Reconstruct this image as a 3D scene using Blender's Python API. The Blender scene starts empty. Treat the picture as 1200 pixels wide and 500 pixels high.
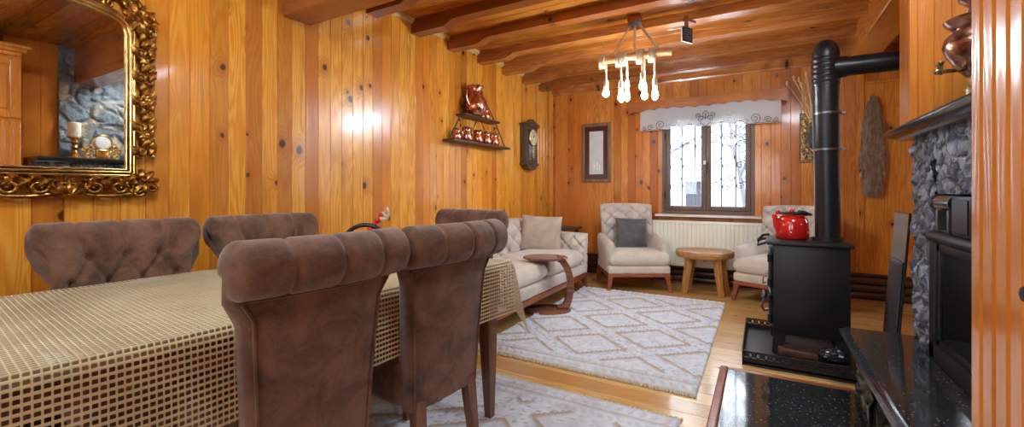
import bpy, bmesh, math, random
from math import sin, cos, pi, sqrt, radians as R, hypot, exp, floor
from mathutils import Vector, Matrix, noise

random.seed(7)
SC = bpy.context.scene
COL = SC.collection

# ------------------------------------------------------------------ helpers
def lin(c):
    c = c / 255.0
    return c / 12.92 if c <= 0.04045 else ((c + 0.055) / 1.055) ** 2.4

def S(r, g, b):
    return (lin(r), lin(g), lin(b), 1.0)

class MB:
    """collects shapes into one bmesh; build() links them as one mesh object"""
    def __init__(self):
        self.bm = bmesh.new()
        self.uv = None

    def box(self, x0, x1, y0, y1, z0, z1, bevel=0.0, seg=2, M=None):
        bm = self.bm
        r = bmesh.ops.create_cube(bm, size=1.0)
        vs = r['verts']
        for v in vs:
            v.co = Vector(((x0 + x1) / 2 + v.co.x * (x1 - x0), (y0 + y1) / 2 + v.co.y * (y1 - y0), (z0 + z1) / 2 + v.co.z * (z1 - z0)))
        if bevel > 0:
            es = list({e for v in vs for e in v.link_edges})
            rr = bmesh.ops.bevel(bm, geom=es, offset=bevel, segments=seg, profile=0.5, affect='EDGES')
            vs = list({v for f in rr['faces'] for v in f.verts} | {v for v in vs if v.is_valid})
        if M is not None:
            for v in vs:
                if v.is_valid: v.co = M @ v.co
        return self

    def prism(self, pts, fn, a0, a1):
        """pts: polygon of 2d points; fn(p, q, a) -> world point"""
        bm = self.bm
        lo = [bm.verts.new(fn(p[0], p[1], a0)) for p in pts]
        hi = [bm.verts.new(fn(p[0], p[1], a1)) for p in pts]
        n = len(pts)
        bm.faces.new(lo[::-1]); bm.faces.new(hi)
        for i in range(n):
            bm.faces.new((lo[i], lo[(i + 1) % n], hi[(i + 1) % n], hi[i]))
        return self

    def tube(self, pts, r, n=8, closed=False, flat=1.0, up=None):
        bm = self.bm
        pts = [Vector(p) for p in pts]
        m = len(pts)
        rings = []
        prev = None
        for i, p in enumerate(pts):
            if closed:
                t = pts[(i + 1) % m] - pts[i - 1]
            else:
                t = pts[min(i + 1, m - 1)] - pts[max(i - 1, 0)]
            if t.length < 1e-9: t = Vector((0, 0, 1))
            t.normalize()
            ref = Vector(up) if up else (prev if prev is not None else (Vector((0, 0, 1)) if abs(t.z) < .9 else Vector((1, 0, 0))))
            a = ref - t * ref.dot(t)
            if a.length < 1e-6:
                a = t.orthogonal()
            a.normalize()
            b = t.cross(a)
            prev = a
            rr = r[i] if isinstance(r, (list, tuple)) else r
            rings.append([bm.verts.new(p + a * (rr * cos(2 * pi * k / n)) + b * (rr * flat * sin(2 * pi * k / n))) for k in range(n)])
        rng = range(m) if closed else range(m - 1)
        for i in rng:
            A, B = rings[i], rings[(i + 1) % m]
            for k in range(n):
                bm.faces.new((A[k], A[(k + 1) % n], B[(k + 1) % n], B[k]))
        if not closed:
            bm.faces.new(rings[0][::-1]); bm.faces.new(rings[-1])
        return self

    def bar(self, p0, p1, w0, w1=None, h0=None, h1=None, ref=(0, 1, 0)):
        """square bar from p0 to p1, width w (tapering)"""
        w1 = w0 if w1 is None else w1
        h0 = w0 if h0 is None else h0
        h1 = w1 if h1 is None else h1
        p0, p1 = Vector(p0), Vector(p1)
        t = (p1 - p0).normalized()
        a = Vector(ref); a = a - t * a.dot(t)
        if a.length < 1e-5: a = t.orthogonal()
        a.normalize(); b = t.cross(a)
        bm = self.bm
        rings = []
        for p, w, h in ((p0, w0, h0), (p1, w1, h1)):
            q = .14
            rings.append([bm.verts.new(p + a * (w / 2 * sx) + b * (h / 2 * sy)) for sx, sy in
                          ((-1 + q, -1), (1 - q, -1), (1, -1 + q), (1, 1 - q), (1 - q, 1), (-1 + q, 1), (-1, 1 - q), (-1, -1 + q))])
        A, B = rings
        for k in range(8):
            bm.faces.new((A[k], A[(k + 1) % 8], B[(k + 1) % 8], B[k]))
        bm.faces.new(A[::-1]); bm.faces.new(B)
        return self

    def lathe(self, prof, c=(0, 0, 0), n=28, M=None, sx=1.0, sy=1.0):
        bm = self.bm
        c = Vector(c)
        rings = []
        for r, z in prof:
            if r < 1e-6:
                p = Vector((0, 0, z)); p = (M @ p if M is not None else p) + c
                rings.append([bm.verts.new(p)])
            else:
                ring = []
                for k in range(n):
                    p = Vector((r * sx * cos(2 * pi * k / n), r * sy * sin(2 * pi * k / n), z))
                    p = (M @ p if M is not None else p) + c
                    ring.append(bm.verts.new(p))
                rings.append(ring)
        for A, B in zip(rings, rings[1:]):
            for k in range(n):
                k2 = (k + 1) % n
                if len(A) == 1 and len(B) == 1: continue
                if len(A) == 1: bm.faces.new((A[0], B[k2], B[k]))
                elif len(B) == 1: bm.faces.new((A[k], A[k2], B[0]))
                else: bm.faces.new((A[k], A[k2], B[k2], B[k]))
        if len(rings[0]) > 1: bm.faces.new(rings[0][::-1])
        if len(rings[-1]) > 1: bm.faces.new(rings[-1])
        return self

    def ell(self, c, rad, M=None, n=10, m=7):
        prof = [(0, -1)] + [(cos(-pi / 2 + pi * i / m), sin(-pi / 2 + pi * i / m)) for i in range(1, m)] + [(0, 1)]
        D = Matrix.Diagonal(Vector((rad[0], rad[1], rad[2])))
        return self.lathe(prof, c, n, M=(M @ D if M is not None else D))

    def grid(self, fn, nu, nv, closeu=False, closev=False, uvfn=None):
        bm = self.bm
        V = [[bm.verts.new(fn(i / nu, j / nv)) for j in range(nv + (0 if closev else 1))] for i in range(nu + (0 if closeu else 1))]
        lay = None
        if uvfn:
            lay = bm.loops.layers.uv.get('UVMap') or bm.loops.layers.uv.new('UVMap')
        for i in range(nu):
            for j in range(nv):
                i2 = (i + 1) % len(V); j2 = (j + 1) % len(V[0])
                f = bm.faces.new((V[i][j], V[i2][j], V[i2][j2], V[i][j2]))
                if lay:
                    for l, (a, b) in zip(f.loops, ((i, j), (i + 1, j), (i + 1, j + 1), (i, j + 1))):
                        l[lay].uv = uvfn(a / nu, b / nv)
        return V

    def slab(self, w, h, t, nx, ny, p=6.0, front=None, back=None, place=None, pz=None):
        """upholstered slab in the x-z plane (thickness along y), rounded where the faces meet"""
        place = place or (lambda x, y, z: Vector((x, y, z)))
        pz = pz or p
        bm = self.bm
        def edge(a, b):
            return (max(0.0, 1 - abs(a) ** p)) ** (1 / 2.5) * (max(0.0, 1 - abs(b) ** pz)) ** (1 / 2.5)
        def warp(i, n):  # crowd the samples towards the rim
            s = -1 + 2 * i / n
            return math.copysign(1 - (1 - abs(s)) ** 1.35, s)
        F, B = [], []
        for i in range(nx + 1):
            a = warp(i, nx); rf, rb = [], []
            for j in range(ny + 1):
                b = warp(j, ny)
                e = edge(a, b)
                x, z = a * w / 2, b * h / 2
                yf = t / 2 * e + (front(x, z) * min(1, e * 1.3) if front else 0)
                yb = -t / 2 * e - (back(x, z) * min(1, e * 1.3) if back else 0)
                vf = bm.verts.new(place(x, yf, z))
                rim = i in (0, nx) or j in (0, ny)
                rf.append(vf); rb.append(vf if rim else bm.verts.new(place(x, yb, z)))
            F.append(rf); B.append(rb)
        for i in range(nx):
            for j in range(ny):
                bm.faces.new((F[i][j], F[i][j + 1], F[i + 1][j + 1], F[i + 1][j]))
                q = (B[i][j], B[i + 1][j], B[i + 1][j + 1], B[i][j + 1])
                if len(set(q)) == 4:
                    try: bm.faces.new(q)
                    except ValueError: pass
        return self

    def build(self, name, mat, parent=None, smooth=40, loc=None, rot=None):
        bmesh.ops.remove_doubles(self.bm, verts=self.bm.verts, dist=1e-6)
        bmesh.ops.recalc_face_normals(self.bm, faces=self.bm.faces)
        me = bpy.data.meshes.new(name)
        self.bm.to_mesh(me); self.bm.free()
        if smooth:
            me.shade_smooth()
            me.set_sharp_from_angle(angle=R(smooth))
        me.materials.append(mat)
        o = bpy.data.objects.new(name, me)
        COL.objects.link(o)
        if parent: o.parent = parent
        if loc: o.location = loc
        if rot: o.rotation_euler = rot
        return o

def tag(o, label=None, cat=None, group=None, kind=None):
    if label: o['label'] = label
    if cat: o['category'] = cat
    if group: o['group'] = group
    if kind: o['kind'] = kind
    return o

def thing(name, label, cat, loc=(0, 0, 0), rz=0.0, group=None):
    o = bpy.data.objects.new(name, None)
    o.empty_display_size = .1
    COL.objects.link(o)
    o.location = loc; o.rotation_euler = (0, 0, rz)
    return tag(o, label, cat, group)

def copy_tree(o, parent=None):
    c = o.copy(); COL.objects.link(c)
    if parent: c.parent = parent
    for ch in [x for x in COL.objects if x.parent == o and x != c]:
        copy_tree(ch, c)
    return c

def struct(o, label=None):
    o['kind'] = 'structure'
    if label: o['label'] = label
    return o

# ------------------------------------------------------------------ materials
class NT:
    def __init__(self, name):
        self.m = bpy.data.materials.new(name)
        self.m.use_nodes = True
        self.t = self.m.node_tree
        self.t.nodes.clear()
        self.out = self.t.nodes.new('ShaderNodeOutputMaterial')

    def put(self, sock, v):
        if isinstance(v, bpy.types.NodeSocket): self.t.links.new(v, sock)
        elif isinstance(v, bpy.types.Node): self.t.links.new(v.outputs[0], sock)
        elif v is not None: sock.default_value = v

    def n(self, typ, **kw):
        nd = self.t.nodes.new(typ)
        for k, v in kw.items(): setattr(nd, k, v)
        return nd

    def math(self, op, a, b=None, c=None, clamp=False):
        nd = self.n('ShaderNodeMath', operation=op, use_clamp=clamp)
        self.put(nd.inputs[0], a)
        if b is not None: self.put(nd.inputs[1], b)
        if c is not None: self.put(nd.inputs[2], c)
        return nd.outputs[0]

    def comb(self, x=0.0, y=0.0, z=0.0):
        nd = self.n('ShaderNodeCombineXYZ')
        self.put(nd.inputs[0], x); self.put(nd.inputs[1], y); self.put(nd.inputs[2], z)
        return nd.outputs[0]

    def obj(self):
        tc = self.n('ShaderNodeTexCoord')
        sp = self.n('ShaderNodeSeparateXYZ')
        self.t.links.new(tc.outputs['Object'], sp.inputs[0])
        return tc.outputs['Object'], sp.outputs[0], sp.outputs[1], sp.outputs[2]

    def noise(self, vec, scale, detail=3.0, rough=.5, dist=0.0):
        nd = self.n('ShaderNodeTexNoise')
        self.put(nd.inputs['Vector'], vec)
        nd.inputs['Scale'].default_value = scale; nd.inputs['Detail'].default_value = detail
        nd.inputs['Roughness'].default_value = rough; nd.inputs['Distortion'].default_value = dist
        return nd.outputs[0]

    def voro(self, vec, scale, feature='F1', dim='3D', rand=1.0):
        nd = self.n('ShaderNodeTexVoronoi', feature=feature, voronoi_dimensions=dim)
        self.put(nd.inputs['Vector'], vec)
        nd.inputs['Scale'].default_value = scale
        nd.inputs['Randomness'].default_value = rand
        return nd

    def white(self, w):
        nd = self.n('ShaderNodeTexWhiteNoise', noise_dimensions='1D')
        self.put(nd.inputs['W'], w)
        return nd.outputs[0]

    def sstep(self, v, lo, hi):
        nd = self.n('ShaderNodeMapRange', interpolation_type='SMOOTHSTEP')
        self.put(nd.inputs[0], v)
        nd.inputs[1].default_value = lo; nd.inputs[2].default_value = hi
        nd.inputs[3].default_value = 0; nd.inputs[4].default_value = 1
        return nd.outputs[0]

    def mix(self, fac, a, b, mode='MIX'):
        nd = self.n('ShaderNodeMix', data_type='RGBA', blend_type=mode)
        self.put(nd.inputs[0], fac); self.put(nd.inputs[6], a); self.put(nd.inputs[7], b)
        return nd.outputs[2]

    def ramp(self, fac, stops):
        nd = self.n('ShaderNodeValToRGB')
        self.put(nd.inputs[0], fac)
        el = nd.color_ramp.elements
        while len(el) < len(stops): el.new(.5)
        for e, (p, c) in zip(el, stops):
            e.position = p; e.color = c
        return nd.outputs[0]

    def bump(self, h, strength=.3, dist=.01, normal=None):
        nd = self.n('ShaderNodeBump')
        nd.inputs['Strength'].default_value = strength
        nd.inputs['Distance'].default_value = dist
        self.put(nd.inputs['Height'], h)
        if normal is not None: self.put(nd.inputs['Normal'], normal)
        return nd.outputs[0]

    def bsdf(self, color, rough=.5, metal=0.0, normal=None, spec=.5, coat=0.0, coat_rough=.1, sheen=0.0, emis=None, estr=0.0, trans=0.0, ior=1.5, out=True, sheen_tint=None):
        b = self.n('ShaderNodeBsdfPrincipled')
        self.put(b.inputs['Base Color'], color)
        self.put(b.inputs['Roughness'], rough)
        self.put(b.inputs['Metallic'], metal)
        b.inputs['Specular IOR Level'].default_value = spec
        b.inputs['Coat Weight'].default_value = coat
        b.inputs['Coat Roughness'].default_value = coat_rough
        b.inputs['Sheen Weight'].default_value = sheen
        if sheen_tint: b.inputs['Sheen Tint'].default_value = sheen_tint
        b.inputs['Transmission Weight'].default_value = trans
        b.inputs['IOR'].default_value = ior
        if normal is not None: self.put(b.inputs['Normal'], normal)
        if emis is not None:
            b.inputs['Emission Color'].default_value = emis
            b.inputs['Emission Strength'].default_value = estr
        if out: self.t.links.new(b.outputs[0], self.out.inputs[0])
        return b

def knotty(name, across, along, pitch, light, mid, dark, knot_cell=.24, knot_r=.020, keep=.5, rough=.26, coat=.3, off=0.0, bumpy=.25, streak=.12):
    """varnished softwood boards with grain, plank to plank tone and knots"""
    T = NT(name)
    vec, x, y, z = T.obj()
    ax = {'X': x, 'Y': y, 'Z': z}
    if isinstance(across, str) and across in ax: u = ax[across]
    else: u = T.math('ADD', ax[across[0]], T.math('MULTIPLY', ax[across[1]], 1.07))
    v = ax[along]
    if pitch:
        idx = T.math('FLOOR', T.math('DIVIDE', T.math('SUBTRACT', u, off), pitch))
    else:
        oi = T.n('ShaderNodeObjectInfo')
        idx = T.math('MULTIPLY', oi.outputs['Random'], 91.0)
    r1 = T.white(idx)
    r2 = T.white(T.math('ADD', idx, 17.3))
    v2 = T.math('ADD', v, T.math('MULTIPLY', r1, 31.0))
    u2 = T.math('ADD', u, T.math('MULTIPLY', r2, 7.0))
    # knots
    kn = T.noise(T.comb(u2, v2, 0.0), 14.0, 2.0)
    ku = T.math('ADD', u2, T.math('MULTIPLY', T.math('SUBTRACT', kn, .5), .02))
    kv = T.math('MULTIPLY', v2, .8)
    vo = T.voro(T.comb(ku, kv, 0.0), 1.0 / knot_cell, 'F1', '2D')
    d = T.math('MULTIPLY', vo.outputs['Distance'], knot_cell)
    sp = T.n('ShaderNodeSeparateXYZ'); T.t.links.new(vo.outputs['Color'], sp.inputs[0])
    on = T.math('LESS_THAN', sp.outputs[0], keep)
    size = T.math('MULTIPLY_ADD', sp.outputs[1], knot_r * .9, knot_r * .45)
    q = T.math('DIVIDE', d, size)
    knot = T.math('MULTIPLY', T.math('SUBTRACT', 1.0, T.sstep(q, .55, 1.05)), on)
    halo = T.math('MULTIPLY', T.math('SUBTRACT', 1.0, T.sstep(q, .8, 4.0)), on)
    # grain: contour lines of a stretched noise, pulled round the knots
    n1 = T.noise(T.comb(T.math('MULTIPLY', u2, 9.0), T.math('MULTIPLY', v2, .75), 0.0), 1.0, 2.0, .45)
    n1 = T.math('ADD', n1, T.math('MULTIPLY', halo, .16))
    ring = T.math('MULTIPLY_ADD', T.math('SINE', T.math('MULTIPLY', n1, 95.0)), .5, .5)
    fine = T.noise(T.comb(T.math('MULTIPLY', u2, 170.0), T.math('MULTIPLY', v2, 4.0), 0.0), 1.0, 2.0)
    blot = T.noise(T.comb(T.math('MULTIPLY', u2, 6.0), T.math('MULTIPLY', v2, 1.6), 3.0), 1.0, 3.0)
    g = T.math('ADD', T.math('MULTIPLY', ring, .42), T.math('MULTIPLY', fine, .45))
    c = T.mix(T.sstep(g, .1, .85), light, mid)
    c = T.mix(T.sstep(T.math('ADD', T.math('MULTIPLY', r2, .7), T.math('MULTIPLY', blot, .45)), .35, 1.0), c, mid)
    c = T.mix(T.math('MULTIPLY', T.sstep(blot, .45, .8), .55), c, dark)
    # a whole board a bit lighter or darker than its neighbour
    c = T.mix(T.math('MULTIPLY', T.sstep(r1, .35, 1.0), .7), c, dark)
    # grey-brown heartwood streaks
    st = T.noise(T.comb(T.math('MULTIPLY', u2, 22.0), T.math('MULTIPLY', v2, .9), 8.0), 1.0, 2.0)
    c = T.mix(T.math('MULTIPLY', T.sstep(st, .62, .78), streak * 4), c, S(96, 62, 32))
    c = T.mix(T.math('MULTIPLY', halo, .5), c, dark)
    c = T.mix(T.math('MULTIPLY', knot, .9), c, S(48, 24, 12))
    h = T.math('ADD', T.math('MULTIPLY', ring, .3), T.noise(T.comb(T.math('MULTIPLY', u2, 12), T.math('MULTIPLY', v2, 3), 0), 1.0, 2.0))
    T.bsdf(c, rough, normal=T.bump(h, bumpy, .004), coat=coat, coat_rough=.08)
    return T.m

def plain_wood(name, c1, c2, axis='Z', rough=.35, coat=.2, scale=1.0):
    T = NT(name)
    vec, x, y, z = T.obj()
    k = {'X': (3, 45, 45), 'Y': (45, 3, 45), 'Z': (45, 45, 3)}[axis]
    p = T.comb(T.math('MULTIPLY', x, k[0] * scale), T.math('MULTIPLY', y, k[1] * scale), T.math('MULTIPLY', z, k[2] * scale))
    n = T.noise(p, 1.0, 4.0, .6, .6)
    c = T.mix(T.sstep(n, .3, .7), c1, c2)
    T.bsdf(c, rough, coat=coat, normal=T.bump(n, .12, .003))
    return T.m

def fabric(name, c1, c2, rough=.9, sheen=.4, nscale=7.0, fine=260.0, tint=None, bump=.25):
    T = NT(name)
    vec, x, y, z = T.obj()
    n = T.noise(vec, nscale, 5.0, .65, .5)
    f = T.noise(vec, fine, 2.0)
    c = T.mix(T.sstep(T.math('ADD', T.math('MULTIPLY', n, .8), T.math('MULTIPLY', f, .2)), .32, .68), c1, c2)
    T.bsdf(c, rough, sheen=sheen, normal=T.bump(f, bump, .002), spec=.25, sheen_tint=tint)
    return T.m

def flat(name, c, rough=.5, metal=0.0, nscale=30.0, var=.12, bump=0.0, **kw):
    T = NT(name)
    vec, x, y, z = T.obj()
    n = T.noise(vec, nscale, 4.0)
    dk = tuple([q * (1 - var) for q in c[:3]] + [1.0])
    lt = tuple([min(1, q * (1 + var)) for q in c[:3]] + [1.0])
    col = T.mix(T.sstep(n, .3, .7), dk, lt)
    T.bsdf(col, rough, metal, normal=T.bump(n, bump, .004) if bump else None, **kw)
    return T.m

def emit(name, c, s):
    T = NT(name)
    e = T.n('ShaderNodeEmission')
    e.inputs[0].default_value = c; e.inputs[1].default_value = s
    T.t.links.new(e.outputs[0], T.out.inputs[0])
    return T.m

def glassy(name, tint=(1, 1, 1, 1), refl=.08):
    T = NT(name)
    tr = T.n('ShaderNodeBsdfTransparent'); tr.inputs[0].default_value = tint
    gl = T.n('ShaderNodeBsdfGlossy'); gl.inputs['Roughness'].default_value = .02
    lw = T.n('ShaderNodeFresnel'); lw.inputs[0].default_value = 1.45
    mx = T.n('ShaderNodeMixShader')
    T.put(mx.inputs[0], T.math('MULTIPLY', lw, 1.0, clamp=True))
    T.t.links.new(tr.outputs[0], mx.inputs[1]); T.t.links.new(gl.outputs[0], mx.inputs[2])
    T.t.links.new(mx.outputs[0], T.out.inputs[0])
    return T.m

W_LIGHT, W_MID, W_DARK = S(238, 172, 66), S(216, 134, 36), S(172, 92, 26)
P = .093
M = {}
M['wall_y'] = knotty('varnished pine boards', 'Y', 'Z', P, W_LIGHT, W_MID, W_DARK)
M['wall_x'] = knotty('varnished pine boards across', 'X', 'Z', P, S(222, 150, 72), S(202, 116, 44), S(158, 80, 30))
M['ceil'] = knotty('varnished ceiling boards', 'Y', 'X', .11, S(204, 136, 54), S(174, 98, 32), S(126, 62, 22), keep=.25)
M['floor'] = knotty('varnished floor boards', 'Y', 'X', .135, S(222, 184, 122), S(204, 156, 88), S(178, 122, 62), keep=.35, knot_r=.012, rough=.24, coat=.35, bumpy=.08)
M['beam'] = knotty('varnished beam wood', ('Y', 'Z'), 'X', None, S(196, 126, 62), S(160, 88, 40), S(112, 54, 26), keep=.22, knot_r=.016)
M['beam_y'] = knotty('varnished girder wood', ('X', 'Z'), 'Y', None, S(208, 136, 64), S(184, 106, 42), S(144, 74, 28), keep=.22, knot_r=.016)
M['post'] = knotty('varnished post wood', ('X', 'Y'), 'Z', None, S(226, 152, 62), S(204, 122, 40), S(160, 84, 28), keep=.3)
M['cab_y'] = knotty('varnished cabinet boards', 'Y', 'Z', None, S(232, 162, 76), S(214, 130, 48), S(186, 102, 36), keep=.2, rough=.22, coat=.6, streak=.04)
M['skirt'] = plain_wood('dark skirting wood', S(84, 44, 26), S(50, 26, 16), 'X', .35, .3)
M['cream_trim'] = flat('pale moulding', S(214, 176, 118), .4)
M['frame_brown'] = flat('brown window frame', S(106, 84, 72), .45, nscale=60)
M['dark_metal'] = flat('dark metal', S(52, 50, 50), .35, .7)
M['black_iron'] = flat('black stove paint', S(32, 31, 32), .42, .3, nscale=90, var=.15, bump=.05)
M['black_pipe'] = flat('black enamel pipe', S(34, 35, 38), .34, .3, nscale=12)
M['pipe_band'] = flat('grey band metal', S(120, 120, 122), .35, .9)
M['chrome'] = flat('polished chrome', S(200, 202, 206), .15, 1.0)
M['white_marble'] = flat('white sill stone', S(226, 226, 224), .3, nscale=9, var=.06)
M['radiator'] = flat('cream enamel', S(240, 236, 220), .35, nscale=5, var=.03)
M['brown_suede'] = fabric('brown suede', S(124, 88, 66), S(72, 46, 32), .95, .35, 9.0, 320)
M['beige_velvet'] = fabric('beige velvet', S(208, 195, 184), S(178, 164, 152), .85, .5, 5.0, 300)
M['cream_seat'] = fabric('beige velvet seat', S(214, 201, 186), S(192, 177, 162), .85, .5, 5.0, 300)
M['beige_cushion'] = fabric('beige cushion cloth', S(184, 168, 152), S(160, 144, 128), .9, .3, 8, 240)
M['shaded_button'] = fabric('shade-darkened velvet button', S(136, 122, 110), S(110, 98, 88), .9, .2, 5.0, 300)  # same velvet, darkened to paint the shade of the tuft dimples
M['grey_cushion'] = fabric('charcoal cushion velvet', S(98, 94, 98), S(66, 63, 68), .85, .5, 6, 260)
M['leg_wood'] = plain_wood('walnut leg wood', S(130, 84, 52), S(92, 54, 32), 'Z', .35, .3)
M['red_wood'] = plain_wood('reddish stained wood', S(168, 92, 56), S(126, 62, 36), 'X', .35, .3)
M['table_top'] = plain_wood('pale table top', S(178, 160, 122), S(158, 138, 100), 'Y', .5, .1)
M['walnut'] = plain_wood('walnut veneer', S(150, 90, 62), S(104, 58, 40), 'X', .25, .5)
M['raw_wood'] = plain_wood('pale rustic wood', S(198, 148, 92), S(160, 108, 62), 'X', .45, .2)
M['raw_leg'] = plain_wood('pale rustic leg wood', S(206, 152, 90), S(170, 114, 60), 'Z', .45, .2)
M['gold'] = None
M['copper'] = None
M['rope'] = fabric('natural rope', S(220, 204, 172), S(180, 158, 122), .95, .2, 60, 500, bump=.6)
M['log'] = plain_wood('peeled log', S(214, 164, 110), S(176, 122, 74), 'X', .6, 0)
M['black_plastic'] = flat('black plastic', S(24, 24, 26), .4)
M['mirror'] = flat('silvered glass', S(232, 232, 230), .015, 1.0, var=0.0)
M['glass'] = glassy('window glass')
M['red_enamel'] = flat('red enamel', S(206, 32, 22), .15, 0, nscale=4, var=.03, coat=.8)
M['white_dot'] = flat('white enamel dots', S(240, 232, 226), .2)
M['candle'] = flat('ivory wax', S(236, 226, 202), .5)
M['porcelain'] = flat('white porcelain', S(238, 234, 228), .2)
M['snow'] = flat('snow', S(205, 210, 218), .9, nscale=1.5, var=.03)
M['hill_backdrop'] = flat('frosted hill backdrop', S(146, 150, 156), .9, nscale=.5, var=.25)
M['bark'] = flat('dark wet bark', S(72, 74, 80), .9)
M['grey_box'] = flat('grey painted metal', S(34, 39, 50), .7)
M['iron_grey'] = flat('grey wrought iron', S(88, 92, 98), .6)
M['paper'] = flat('pale print paper', S(206, 208, 210), .35, nscale=12, var=.06)
M['maroon'] = flat('maroon mount', S(70, 30, 26), .3, coat=.6)
M['frame_wood'] = plain_wood('taupe picture frame wood', S(150, 112, 78), S(112, 80, 54), 'Z', .4, .2)
M['clock_wood'] = plain_wood('aged clock wood', S(92, 70, 54), S(56, 40, 32), 'Z', .4, .3)
M['dial'] = flat('ivory clock dial', S(214, 200, 160), .4)
M['shelf_wood'] = plain_wood('dark shelf wood', S(96, 62, 42), S(58, 36, 26), 'Y', .5, .1)
M['fringe'] = fabric('rug fringe yarn', S(218, 204, 182), S(184, 166, 142), .95, .2, 40, 300)
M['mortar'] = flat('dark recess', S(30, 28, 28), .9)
M['fill_glow'] = emit('fill lamp glow', (.74, .90, 1.0, 1), 21.0)  # glow of the unseen bowl lamps added as room fill

def metal_mat(name, c1, c2, rough, nscale):
    T = NT(name)
    vec, x, y, z = T.obj()
    n = T.noise(vec, nscale, 4.0, .6)
    T.bsdf(T.mix(T.sstep(n, .35, .65), c1, c2), rough, 1.0, normal=T.bump(n, .15, .003))
    return T.m
M['gold'] = metal_mat('antique gold', S(206, 160, 84), S(128, 88, 40), .32, 45)
M['brass_rail'] = metal_mat('pale gold rail', S(222, 186, 118), S(184, 142, 78), .25, 25)
M['copper'] = metal_mat('hammered copper', S(232, 166, 138), S(186, 112, 88), .25, 60)
M['dark_copper'] = metal_mat('aged copper', S(176, 132, 112), S(110, 78, 66), .25, 30)
M['brass'] = metal_mat('aged brass relief', S(180, 150, 104), S(84, 68, 46), .38, 70)

def granite(name, base, rough=.08, fleck=S(150, 156, 160)):
    T = NT(name)
    vec, x, y, z = T.obj()
    n = T.noise(vec, 60, 4.0, .7)
    v = T.voro(vec, 110, 'F1')
    sp = T.n('ShaderNodeSeparateXYZ'); T.t.links.new(v.outputs['Color'], sp.inputs[0])
    fl = T.math('MULTIPLY', T.math('GREATER_THAN', sp.outputs[0], .93), T.math('SUBTRACT', 1.0, T.sstep(v.outputs['Distance'], .2, .5)))
    c = T.mix(T.sstep(n, .35, .7), base, S(52, 54, 54))
    c = T.mix(T.math('MULTIPLY', fl, .5), c, fleck)
    T.bsdf(c, rough, spec=.6)
    return T.m
M['granite'] = granite('black granite', S(22, 23, 24))
M['granite_edge'] = granite('black granite moulding', S(44, 46, 44), .15, S(150, 150, 140))

def stone(name, c1, c2, c3, scale, mort, rough=.75):
    T = NT(name)
    vec, x, y, z = T.obj()
    wob = T.noise(vec, 5, 3.0)
    n = T.n('ShaderNodeVectorMath', operation='MULTIPLY_ADD')
    T.put(n.inputs[0], T.comb(wob, wob, wob)); n.inputs[1].default_value = (.07, .07, .07); T.put(n.inputs[2], vec)
    v = T.voro(n.outputs[0], scale, 'F1')
    e = T.voro(n.outputs[0], scale, 'DISTANCE_TO_EDGE')
    sp = T.n('ShaderNodeSeparateXYZ'); T.t.links.new(v.outputs['Color'], sp.inputs[0])
    c = T.mix(T.sstep(sp.outputs[0], .1, .7), c1, c2)
    c = T.mix(T.math('MULTIPLY', T.sstep(sp.outputs[1], .6, .9), .8), c, c3)
    nn = T.noise(vec, 34, 5.0, .7)
    c = T.mix(T.math('MULTIPLY', T.sstep(nn, .4, .7), .5), c, S(40, 42, 46))
    m = T.math('SUBTRACT', 1.0, T.sstep(e.outputs['Distance'], .02, .09))
    c = T.mix(T.math('MULTIPLY', m, .85), c, mort)
    h = T.math('ADD', T.sstep(e.outputs['Distance'], .0, .22), T.math('MULTIPLY', nn, .6))
    T.bsdf(c, rough, normal=T.bump(h, .8, .03))
    return T.m
M['rubble'] = stone('rubble stone', S(156, 158, 156), S(120, 126, 132), S(192, 166, 128), 7.0, S(120, 116, 108))
M['slate'] = stone('broken slate', S(168, 180, 200), S(110, 122, 142), S(146, 150, 156), 11.0, S(74, 78, 86), .36)
M['pier'] = stone('rough pier stone', S(110, 102, 84), S(70, 66, 58), S(150, 138, 110), 11.0, S(60, 56, 48))

def open_weave(name):
    """crocheted cloth: yarn grid with real gaps between the yarns (pattern in the cloth's own metres)"""
    T = NT(name)
    uvn = T.n('ShaderNodeUVMap'); uvn.uv_map = 'UVMap'
    sp = T.n('ShaderNodeSeparateXYZ'); T.t.links.new(uvn.outputs[0], sp.inputs[0])
    pu, pv = .0135, .0165
    fu = T.math('FRACT', T.math('DIVIDE', sp.outputs[0], pu))
    fv = T.math('FRACT', T.math('DIVIDE', sp.outputs[1], pv))
    du = T.math('ABSOLUTE', T.math('SUBTRACT', fu, .5))
    dv = T.math('ABSOLUTE', T.math('SUBTRACT', fv, .5))
    hole = T.math('MULTIPLY', T.math('SUBTRACT', 1.0, T.sstep(du, .32, .38)), T.math('SUBTRACT', 1.0, T.sstep(dv, .25, .31)))
    vec, x, y, z = T.obj()
    n = T.noise(vec, 5, 3.0)
    f = T.noise(vec, 400, 2.0)
    c = T.mix(T.sstep(n, .3, .7), S(204, 188, 146), S(178, 160, 118))
    c = T.mix(T.math('MULTIPLY', T.sstep(dv, .2, .0), .35), c, S(120, 98, 66))
    h = T.math('ADD', T.math('MAXIMUM', du, dv), T.math('MULTIPLY', f, .3))
    b = T.bsdf(c, .75, normal=T.bump(h, .6, .004), sheen=.2, out=False)
    tr = T.n('ShaderNodeBsdfTransparent')
    mx = T.n('ShaderNodeMixShader')
    T.put(mx.inputs[0], hole)
    T.t.links.new(b.outputs[0], mx.inputs[1]); T.t.links.new(tr.outputs[0], mx.inputs[2])
    T.t.links.new(mx.outputs[0], T.out.inputs[0])
    return T.m
M['weave'] = open_weave('crocheted beige cloth')

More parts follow.
